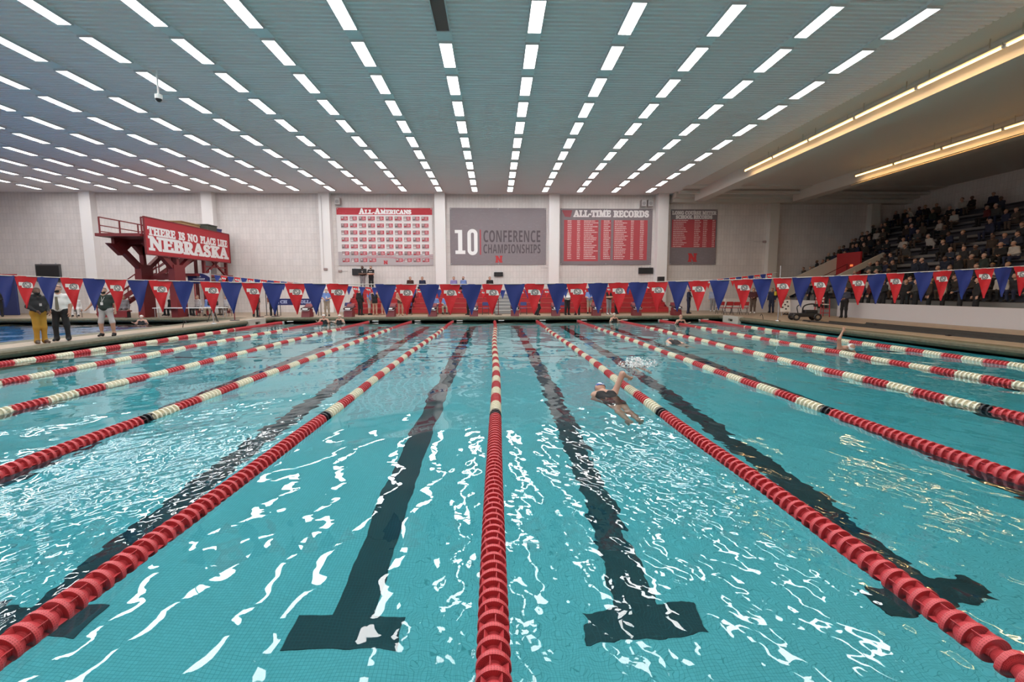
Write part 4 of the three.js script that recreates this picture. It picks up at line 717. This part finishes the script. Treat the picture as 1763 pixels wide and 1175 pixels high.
  for (const [W2, d, s] of o._h) parts.push(blob(handBones(W2, d, o.thumb ?? [-s * 0.4, 0, 1], o.curl ?? 0.45, SK), c < 0.018 ? 0.0055 : c * 0.36, 0.006));
  return { geo: skin(parts, 4), H, hd, yaw: hz };
}
const sphereCap = (r, from, to, sx, sy, sz) => new THREE.SphereGeometry(r, 18, 12, 0, Math.PI * 2, from, to).scale(sx, sy, sz);
const SKIN = { light: mat([0.52, 0.30, 0.22], 0.6), tan: mat([0.42, 0.23, 0.16], 0.6), dark: mat([0.12, 0.06, 0.04], 0.6) };
const cloth = (r, g, b) => mat([r, g, b], 0.85);
const C = { black: cloth(0.012, 0.012, 0.014), navy: cloth(0.015, 0.02, 0.05), white: cloth(0.66, 0.64, 0.62), sky: cloth(0.16, 0.25, 0.52), khaki: cloth(0.32, 0.26, 0.20), gold: cloth(0.36, 0.19, 0.02), grey: cloth(0.22, 0.21, 0.22), lightgrey: cloth(0.42, 0.39, 0.39), redc: cloth(0.30, 0.02, 0.02), brown: cloth(0.09, 0.06, 0.045), dkgreen: cloth(0.02, 0.03, 0.025), pink: cloth(0.7, 0.05, 0.15), yellow: cloth(0.6, 0.42, 0.04), maskBlue: cloth(0.35, 0.45, 0.6) };
const HAIR = { black: mat([0.012, 0.01, 0.009], 0.7), brown: mat([0.05, 0.028, 0.016], 0.7), grey: mat([0.32, 0.3, 0.29], 0.7), blond: mat([0.3, 0.19, 0.08], 0.7) };
const bodyCache = new Map();
function person(label, x, y, z, turn, o) {           // o: figure options + colours
  const key = o.key ?? null; let F = key && bodyCache.get(key);
  if (!F) { F = figure(o); if (key) bodyCache.set(key, F); }
  const t = thing('person', label, 'person', [x, y + (o.pose === 'sit' ? 0.055 : 0), z], turn, o.group); t.scale.setScalar((o.size ?? 1) / SCALE);
  const b = lit(new THREE.Mesh(F.geo, [o.skin ?? SKIN.light, o.top ?? C.black, o.bottom ?? C.black, o.shoes ?? C.black])); b.name = 'body'; t.add(b);
  const put = (n, g, m) => { g.rotateY(F.yaw); const h = obj(n, g.translate(...F.hd), m, t); return h; };
  if (o.cap) put('swim_cap', sphereCap(0.101, 0, 1.62, 1, 1.02, 1.08).rotateX(-0.28).translate(0, 0.026, -0.012), o.cap);
  if (o.print) put('cap_print', sphereCap(0.1035, 0, 0.8, 1, 1.02, 1.08).rotateX(-1.0).translate(0, 0.026, -0.012), M.white);
  if (!o.cap && o.hair !== null) {
    put('hair', join([sphereCap(0.101, 0, 1.5, 1, 1.0, 1.06).rotateX(-0.5).translate(0, 0.028, -0.016), ...(o.long ? [new THREE.SphereGeometry(0.07, 12, 8).scale(1.1, 2.0, 0.6).translate(0, -0.08, -0.085)] : [])]), o.hair ?? HAIR.brown);
  }
  if (o.mask) put('face_mask', new THREE.SphereGeometry(0.078, 14, 8, Math.PI * 0.08, Math.PI * 0.84, 1.35, 1.0).scale(0.96, 1.0, 1.22).translate(0, -0.042, 0.022), o.mask);
  put('eyes', join([-1, 1].map((s) => new THREE.SphereGeometry(0.011, 8, 6).translate(s * 0.032, 0.012, 0.073))), M.black);
  return t;
}
const toCam = (x, z, extra = 0) => Math.atan2(-x, -z) + extra;   // turn that faces the viewer's end
{ // three officials on the strip between the pools
  const a = person('person in black hooded jacket and mustard trousers on the deck strip', -11.78, DECK + 0.001, -12.45, 1.15, { size: 0.99, cell: 0.0135, top: C.black, bottom: C.gold, shoes: C.brown, skin: SKIN.dark, hair: HAIR.black, wide: 1.02, belly: 0.02, stance: 0.085, mask: C.black, arms: { l: [[-0.26, 1.16, 0.05], [-0.13, 1.02, 0.22]], r: [[0.26, 1.16, 0.02], [0.15, 1.0, 0.22]] } });
  obj('hood', new THREE.TorusGeometry(0.1, 0.045, 8, 18).rotateX(1.35).translate(0, 1.49, -0.05), C.black, a); obj('badge', box(0.06, 0.08, 0.006, -0.02, 1.22, 0.235), C.lightgrey, a);
  const b = person('person in white shirt, patterned tie and black trousers on the deck strip', -11.82, DECK + 0.001, -13.1, 0.45, { size: 1.03, cell: 0.0135, top: C.white, bottom: C.black, sleeves: 'short', skin: SKIN.tan, hair: HAIR.black, mask: C.black, wide: 1.08, belly: 0.03, stance: 0.13, look: -0.25, arms: { l: [[-0.29, 1.15, -0.06], [-0.22, 0.93, 0.10]], r: [[0.27, 1.14, -0.03], [0.25, 0.90, 0.05]] } });
  obj('tie', prism([[-0.03, 1.40], [0.03, 1.40], [0.045, 1.02], [0, 0.97], [-0.045, 1.02]], 0.012).translate(0, 0, 0.192), mat([0.16, 0.14, 0.10], 0.7), b); obj('belt', new THREE.CylinderGeometry(0.19, 0.19, 0.04, 24, 1, true).scale(1, 1, 0.72).translate(0, 0.985, 0.01), C.black, b);
  const c = person('person in black polo with lanyard badge and khaki shorts, one arm out', -11.62, DECK + 0.001, -14.35, 0.25, { size: 1.0, cell: 0.0135, top: C.dkgreen, bottom: C.lightgrey, shorts: true, sleeves: 'short', skin: SKIN.tan, hair: HAIR.black, mask: C.black, wide: 1.14, belly: 0.04, stance: 0.17, lean: 0.05, look: 0.2, arms: { l: [[-0.36, 1.20, 0.0], [-0.50, 1.02, 0.05]], r: [[0.30, 1.17, -0.02], [0.31, 0.93, 0.05]] } });
  obj('lanyard', [bar([-0.05, 1.45, 0.08], [0, 1.24, 0.215], 0.005, 6), bar([0.05, 1.45, 0.08], [0, 1.24, 0.215], 0.005, 6)], C.white, c); obj('badge', box(0.075, 0.10, 0.008, 0, 1.18, 0.225), C.white, c);
}
{ // far deck: officials, timers and swimmers round the blocks
  const off = { cell: 0.021, top: C.sky, bottom: C.khaki, sleeves: 'short', mask: C.white };
  const held = { l: [[-0.26, 1.16, 0.02], [-0.10, 1.08, 0.24]], r: [[0.26, 1.16, 0.02], [0.10, 1.10, 0.24]] }, cross = { l: [[-0.24, 1.15, 0.10], [0.10, 1.17, 0.17]], r: [[0.24, 1.15, 0.10], [-0.10, 1.13, 0.18]] };
  const o1 = person('official in light blue shirt and khaki trousers with white badge, at the far left', -8.95, DECK + 0.001, -25.2, 0.15, { ...off, hair: HAIR.grey, skin: SKIN.light, belly: 0.02, arms: held }); obj('badge', box(0.09, 0.11, 0.008, 0.02, 1.2, 0.16), C.white, o1);
  person('person all in black with white cap behind the second starting block', -7.45, DECK + 0.001, -26.1, 2.7, { cell: 0.021, cap: mat([0.6, 0.6, 0.6], 0.5), top: C.black, bottom: C.black, skin: SKIN.light, wide: 1.05 });
  person('official in light blue shirt and pale shorts next to a swimmer in black', -7.02, DECK + 0.001, -26.35, 1.6, { ...off, bottom: C.lightgrey, shorts: true, hair: HAIR.brown, belly: 0.03 });
  person('swimmer in a black knee suit seen from behind with hair tied up', -6.62, DECK + 0.001, -26.0, 2.9, { cell: 0.021, suit: 'knee', top: C.black, skin: SKIN.tan, hair: HAIR.blond, arms: { l: [[-0.26, 1.2, 0.1], [-0.2, 1.05, 0.28]], r: [[0.26, 1.2, 0.1], [0.2, 1.05, 0.28]] } });
  const sw = person('swimmer with a bright pink towel beside the swimmer in black', -6.28, DECK + 0.001, -26.5, -2.2, { cell: 0.021, suit: 'knee', top: C.redc, skin: SKIN.light, hair: HAIR.brown, long: true, arms: held }); obj('towel', rbox(0.22, 0.2, 0.14, 0.05, 0.02, 1.0, 0.26), C.pink, sw);
  person('bare chested swimmer in dark trunks standing by the third starting block', -5.08, DECK + 0.001, -25.35, 0.3, { cell: 0.021, suit: 'trunks', top: C.brown, skin: SKIN.tan, hair: HAIR.brown, arms: { l: [[-0.25, 1.14, 0.05], [-0.05, 0.98, 0.2]], r: [[0.25, 1.14, 0.05], [0.05, 0.96, 0.2]] } });
  person('left one of two officials in light blue seated behind the fourth block', -3.32, DECK + 0.001, -26.05, 0.1, { ...off, pose: 'sit', hair: HAIR.black, skin: SKIN.light, mask: C.maskBlue, arms: held, lean: 0.25 });
  person('right one of two officials in light blue seated behind the fourth block', -2.72, DECK + 0.001, -26.2, -0.1, { ...off, pose: 'sit', hair: HAIR.grey, skin: SKIN.light, mask: C.black, arms: held });
  person('person in black holding a camera behind the blue pennant left of centre', -1.42, DECK + 0.001, -25.6, -0.9, { cell: 0.021, top: C.black, bottom: C.black, skin: SKIN.dark, hair: HAIR.black, mask: C.black, arms: { l: [[-0.27, 1.2, 0.1], [-0.08, 1.28, 0.3]], r: [[0.27, 1.2, 0.1], [0.08, 1.28, 0.3]] } });
  person('slim person in black walking right of the middle lane', 2.35, DECK + 0.001, -25.15, 1.3, { cell: 0.021, top: C.black, bottom: C.black, skin: SKIN.light, hair: HAIR.brown, wide: 0.9, legs: [[[-0.1, 0.5, 0.12], [-0.1, 0.085, -0.02]], [[0.1, 0.5, 0.05], [0.1, 0.1, -0.2]]] });
  person('left one of two people in long black coats with white collars', 3.95, DECK + 0.001, -25.25, 0.3, { cell: 0.021, top: C.white, bottom: C.black, skin: SKIN.light, hair: HAIR.brown, long: true, mask: C.white, arms: cross, wide: 1.1 });
  person('right one of two people in long black coats with white collars', 4.5, DECK + 0.001, -25.2, -0.5, { cell: 0.021, top: C.white, bottom: C.black, skin: SKIN.light, hair: HAIR.black, mask: C.black, arms: held, wide: 1.1 });
  person('official in light blue shirt and khaki shorts right of centre', 5.45, DECK + 0.001, -26.6, -0.2, { ...off, shorts: true, hair: HAIR.grey, belly: 0.04, wide: 1.1, arms: held });
  person('person in black shirt and grey trousers with black mask near the right blocks', 6.32, DECK + 0.001, -25.6, 0.4, { cell: 0.021, top: C.black, bottom: C.grey, sleeves: 'short', shoes: C.white, skin: SKIN.light, hair: HAIR.black, mask: C.black, arms: cross });
  person('person in dark navy standing behind the person in grey trousers', 6.95, DECK + 0.001, -26.3, -1.2, { cell: 0.021, top: C.navy, bottom: C.black, skin: SKIN.tan, hair: HAIR.black });
  person('person in a dark navy suit at the right end of the bleachers', 11.05, DECK + 0.001, -26.2, 0.9, { cell: 0.021, top: C.navy, bottom: C.navy, skin: SKIN.light, hair: HAIR.grey, mask: C.black, arms: cross });
  person('person in pale blue shirt and grey trousers by the right wall', 13.6, DECK + 0.001, -28.6, -0.5, { cell: 0.021, top: cloth(0.28, 0.32, 0.42), bottom: C.grey, shoes: C.white, skin: SKIN.light, hair: HAIR.brown, mask: C.white, wide: 1.1 });
  person('person in dark red jacket beside the red chairs', 14.75, DECK + 0.001, -26.1, -0.6, { cell: 0.021, top: cloth(0.06, 0.012, 0.016), bottom: C.brown, shoes: C.white, skin: SKIN.tan, hair: HAIR.black, wide: 1.15, belly: 0.03, arms: held });
  const ye = person('person in navy with a yellow bag on the shoulder by the parapet', 16.2, DECK + 0.001, -26.7, -0.9, { cell: 0.021, top: C.navy, bottom: C.navy, skin: SKIN.tan, hair: HAIR.brown }); obj('shoulder_bag', rbox(0.16, 0.3, 0.22, 0.05, 0.24, 1.36, 0.02), C.yellow, ye);
  person('person in khaki clothes bending by the patterned board', 15.75, DECK + 0.001, -24.5, -1.6, { cell: 0.021, top: C.khaki, bottom: C.khaki, skin: SKIN.tan, hair: HAIR.brown, lean: 0.7, sleeves: 'short' });
  person('person in black standing next to the tall red and white chair', 16.65, DECK + 0.001, -21.6, -1.0, { cell: 0.021, top: cloth(0.04, 0.045, 0.07), bottom: C.black, skin: SKIN.tan, hair: HAIR.black, wide: 1.1, arms: held });
  person('person in long black coat at the end of the left deck strip', -12.6, DECK + 0.001, -25.0, 0.8, { cell: 0.021, top: C.black, bottom: C.black, skin: SKIN.light, hair: HAIR.brown, wide: 1.1 });
  person('person in brown jacket and black trousers left of the scoring table', -12.15, DECK + 0.001, -25.95, 0.4, { cell: 0.021, top: cloth(0.16, 0.05, 0.03), bottom: C.black, skin: SKIN.light, hair: HAIR.brown, long: true });
  // on top of the bleachers
  const up = DECK + 0.34 + 4 * 0.275;
  const tA = person('person in black shirt standing highest on the left bleacher under the timing board', -8.25, up - 0.008, -29.65, 0.2, { cell: 0.021, top: C.black, bottom: C.grey, sleeves: 'short', skin: SKIN.dark, hair: HAIR.black, wide: 1.15, mask: C.black, arms: cross }); obj('shirt_print', [box(0.035, 0.12, 0.006, 0, 1.30, 0.16), box(0.12, 0.035, 0.006, 0, 1.36, 0.155)], C.lightgrey, tA);
  const tB = person('person in black shirt with white chest stripe standing on the left bleacher', -7.72, up - 0.008, -29.65, -0.1, { cell: 0.021, top: C.black, bottom: C.black, sleeves: 'short', skin: SKIN.light, hair: HAIR.brown, mask: C.black, arms: cross }); obj('stripe', box(0.26, 0.06, 0.02, 0, 1.33, 0.105), C.lightgrey, tB);
  [[-5.25, 0.5, 'person in dark brown seated on top of the bleachers, leftmost of five', cloth(0.05, 0.02, 0.016), HAIR.brown], [-4.5, -0.2, 'person in navy seated on top of the bleachers, second of five', C.navy, HAIR.black], [-2.55, 0.3, 'person in lilac shirt seated on top of the bleachers, third of five', cloth(0.25, 0.22, 0.45), HAIR.brown], [-1.95, -0.4, 'person with dark mask seated on top of the bleachers, fourth of five', C.sky, HAIR.brown], [-0.3, 0, 'person in black hood seated on top of the bleachers by the grey steps', C.black, HAIR.black]].forEach(([x, a, l, c, h], i) =>
    person(l, x, up - 0.35, -29.38, a, { key: 'seatedTop', cell: 0.021, pose: 'sit', top: c, bottom: C.black, skin: SKIN.light, hair: h, mask: i === 3 ? C.black : undefined }));
  // people sitting and standing beyond the diving pool
  const sitBox = (x, z, lbl) => { const s = thing('low_stool', lbl, 'stool', [x, DECK, z], 0, 'low stools beyond the diving pool'); obj('seat', rbox(0.34, 0.03, 0.34, 0.01, 0, 0.33, 0), M.darkMetal, s); for (const [a, b] of [[-0.14, -0.14], [0.14, -0.14], [-0.14, 0.14], [0.14, 0.14]]) obj('leg', bar([a, 0, b], [a, 0.32, b], 0.012), M.darkMetal, s); };
  [[-21.9, -25.2, 0.6, 'person in white overalls seated beyond the diving pool', C.white, C.white, HAIR.black], [-19.75, -25.6, 0.3, 'person in grey seated beyond the diving pool', C.grey, C.grey, HAIR.brown], [-17.38, -25.75, -0.2, 'person in black seated behind the long table', C.black, C.black, HAIR.black], [-16.0, -25.75, -0.4, 'person with dark shorts seated at the right of the long table', C.lightgrey, C.black, HAIR.black], [-15.3, -25.6, 0.2, 'person in light blue seated at the end of the long table', C.sky, C.khaki, HAIR.brown], [-14.5, -25.8, -0.4, 'person in pale grey seated between the table and the tripod', C.lightgrey, C.brown, HAIR.black]].forEach(([x, z, a, l, c, d, h], i) => { person(l, x, DECK + 0.001, z, a, { key: 'seatedTop', cell: 0.021, pose: 'sit', top: c, bottom: d, skin: i % 2 ? SKIN.tan : SKIN.light, hair: h }); sitBox(x, z - 0.0, 'low dark stool under a ' + ['white clad', 'grey clad', 'black clad', 'dark shorted', 'blue clad', 'pale grey clad'][i] + ' seated person'); });
  person('person in dark clothes leaning on the rail at the far left', -26.6, DECK + 0.001, -26.0, 0.6, { cell: 0.021, top: C.black, bottom: C.black, skin: SKIN.tan, hair: HAIR.black, lean: 0.3, arms: held });
}
{ // swimmers
  const capBlue = mat([0.03, 0.10, 0.35], 0.35), capWhite = mat([0.72, 0.70, 0.68], 0.4), skn = SKIN.light;
  function swimmer(label, x, y, z, turn, tilt, o) { // body laid forward in the water
    const t = person(label, x, y, z, 0, { suit: 'knee', ...o }); t.rotation.order = 'YXZ'; t.rotation.set(tilt, turn, o.roll ?? 0); return t;
  }
  // tilt about the hips: figure lies face down, head first towards -z after the turn
  swimmer('swimmer with blue and white cap reaching an arm over the lane rope', 1.83, -0.47, -5.80, Math.PI + 0.16, Math.PI / 2 - 0.40, { cell: 0.0135, top: C.black, skin: skn, cap: capBlue, print: true, roll: 0.0, look: 0.35, stance: 0.08, arms: { l: [[-0.36, 1.60, -0.32], [-0.57, 1.70, -0.17]], r: [[0.20, 1.28, 0.26], [0.10, 1.12, 0.36]] } });
  swimmer('swimmer mostly under water making a white splash', 2.95, -0.2, -8.9, Math.PI, Math.PI / 2 - 0.05, { cell: 0.021, top: C.black, skin: skn, cap: capWhite });
  swimmer('swimmer in blue cap swimming towards the far wall in the third right lane', 5.52, -0.30, -12.75, Math.PI + 0.1, Math.PI / 2 - 0.26, { cell: 0.021, top: C.black, skin: skn, cap: capBlue });
  swimmer('swimmer in white cap stroking towards the camera in the far right lane', 8.9, -0.36, -12.5, 0, Math.PI / 2 - 0.38, { cell: 0.021, top: C.black, skin: SKIN.tan, cap: capWhite, arms: { l: [[-0.24, 1.56, -0.27], [-0.12, 1.62, -0.50]], r: [[0.26, 1.45, 0.22], [0.22, 1.62, 0.36]] } });
  const rest = (label, x, z, cap, turn) => person(label, x, -1.02, z, turn, { key: 'resting', cell: 0.021, suit: 'knee', top: C.black, skin: skn, cap, arms: { l: [[-0.3, 1.25, 0.05], [-0.35, 1.32, 0.22]], r: [[0.3, 1.25, 0.05], [0.35, 1.32, 0.22]] } });
  rest('left one of two swimmers in white caps resting at the far wall', -8.45, -23.3, capWhite, 0.2); rest('right one of two swimmers in white caps resting at the far wall', -7.6, -23.1, capWhite, -0.3); rest('swimmer resting at the far wall right of centre below the grey trousers', 6.0, -23.2, mat([0.5, 0.47, 0.42], 0.5), 0.4); rest('swimmer without cap far back in the fifth right lane', 8.6, -21.2, SKIN.tan, 0.1); rest('swimmer at the far edge of the diving pool', -17.2, -23.3, capWhite, 0.1);
  // splash
  const gs = []; for (let i = 0; i < 260; i++) { const u = rnd() * 6.28, q = Math.pow(rnd(), 0.7), r = rr(0.006, 0.028) * (1 - q * 0.4); gs.push(new THREE.IcosahedronGeometry(r, 1).translate(q * 0.42 * Math.cos(u), 0.02 + Math.pow(rnd(), 2.2) * 0.24 * (1 - q * 0.6), q * 0.26 * Math.sin(u))); }
  const sp = obj('water_splash', gs, new THREE.MeshPhysicalMaterial({ color: 0xffffff, roughness: 0.25, transmission: 0.35, thickness: 0 })); sp.position.set(2.95, 0, -9.4); tag(sp, 'white splash thrown up behind a swimmer in the second right lane', 'splash'); sp.userData.kind = 'stuff';
}
{ // spectators; shirt colours darkened to carry the dimness of the stands
  const S = STAND, tops = [C.black, C.navy, cloth(0.05, 0.05, 0.05), cloth(0.035, 0.024, 0.018), cloth(0.10, 0.01, 0.01), cloth(0.42, 0.38, 0.34), cloth(0.02, 0.02, 0.024), cloth(0.07, 0.052, 0.04), cloth(0.016, 0.022, 0.04), C.dkgreen], nmT = ['black', 'navy', 'grey', 'brown', 'red', 'white', 'charcoal', 'tan', 'dark blue', 'dark green'], hairs = Object.values(HAIR), poses = [
    { key: 'spA', arms: undefined }, { key: 'spB', arms: { l: [[-0.26, 1.16, 0.05], [-0.06, 1.08, 0.26]], r: [[0.26, 1.16, 0.05], [0.06, 1.08, 0.26]] }, lean: 0.25 }, { key: 'spC', look: 0.5, lean: 0.1, arms: { l: [[-0.25, 1.15, 0.1], [0.08, 1.15, 0.18]], r: [[0.25, 1.15, 0.1], [-0.08, 1.12, 0.19]] } }, { key: 'spD', look: -0.5, lean: 0.35 }];
  let n = 0; const inRow = [];
  for (let i = 0; i < S.N; i++) for (let z = -29.9; z < -14; z += 0.53) {
    const x = S.x0 + i * S.tr + 0.5; if (x / -z > 1.17 || (z < -25.6 && z > -28.3 && i < 5)) continue;
    const back = z < -28.2, p = back ? 0.85 : i < 6 ? 0.5 : 0.38; if (hash(i * 91 + 7, Math.round(z * 10)) > p) continue; n++;
    const q = Math.floor(hash(i, Math.round(z * 20) + 3) * 4), c = hash(i + 40, Math.round(z * 20)), cc = c > 0.92 ? 5 : c > 0.89 ? 4 : [0, 1, 2, 3, 6, 7, 8, 9][Math.floor(c / 0.89 * 8) % 8]; inRow[i] = (inRow[i] ?? 0) + 1;
    person('spectator in ' + nmT[cc] + ', ' + ORD[i] + ' row up, ' + (ORD[inRow[i] - 1] ?? 'last') + ' seated from the end wall', x - 0.06, S.y0 + i * S.rise - 0.03, z + (hash(i, n) - 0.5) * 0.08, -Math.PI / 2 + (hash(n, 2) - 0.5) * 0.7, { ...poses[q], pose: 'sit', cell: 0.034, size: 0.96, top: tops[cc], bottom: [C.black, C.navy, C.brown][n % 3], skin: [SKIN.tan, SKIN.light, SKIN.dark, SKIN.tan][n % 4], hair: hairs[Math.floor(hash(n, 9) * 4)], group: 'spectators in the stands' });
  }
  // standing behind the parapet
  for (let k = 0; k < 16; k++) { const z = -16.4 - k * 0.62 - hash(k, 1) * 0.25, c = [0, 1, 5, 3, 2, 0, 8, 0, 4, 1, 7, 0, 5, 2, 0, 1][k]; if (z < -22.6 && z > -24.4) continue; person('person in ' + nmT[c] + ' standing behind the low white wall, ' + ORD[k] + ' from the camera end', STAND_X + 0.5, DECK + 0.352, z, -Math.PI / 2 + (hash(k, 5) - 0.5) * 1.6, { key: 'stand' + (k % 3), cell: 0.034, size: 0.98, top: tops[c], bottom: C.black, skin: [SKIN.light, SKIN.tan][k % 2], hair: hairs[k % 4], arms: k % 3 === 1 ? { l: [[-0.26, 1.16, 0.05], [-0.06, 1.08, 0.26]], r: [[0.26, 1.16, 0.05], [0.06, 1.08, 0.26]] } : undefined, group: 'people standing behind the parapet' }); }
}

// ---------------------------------------------------------------- enlarge the plan to true size
for (const o of scene.children) { o.position.multiplyScalar(SCALE); o.scale.multiplyScalar(SCALE); }
camera.position.multiplyScalar(SCALE);
renderer.render(scene, camera);
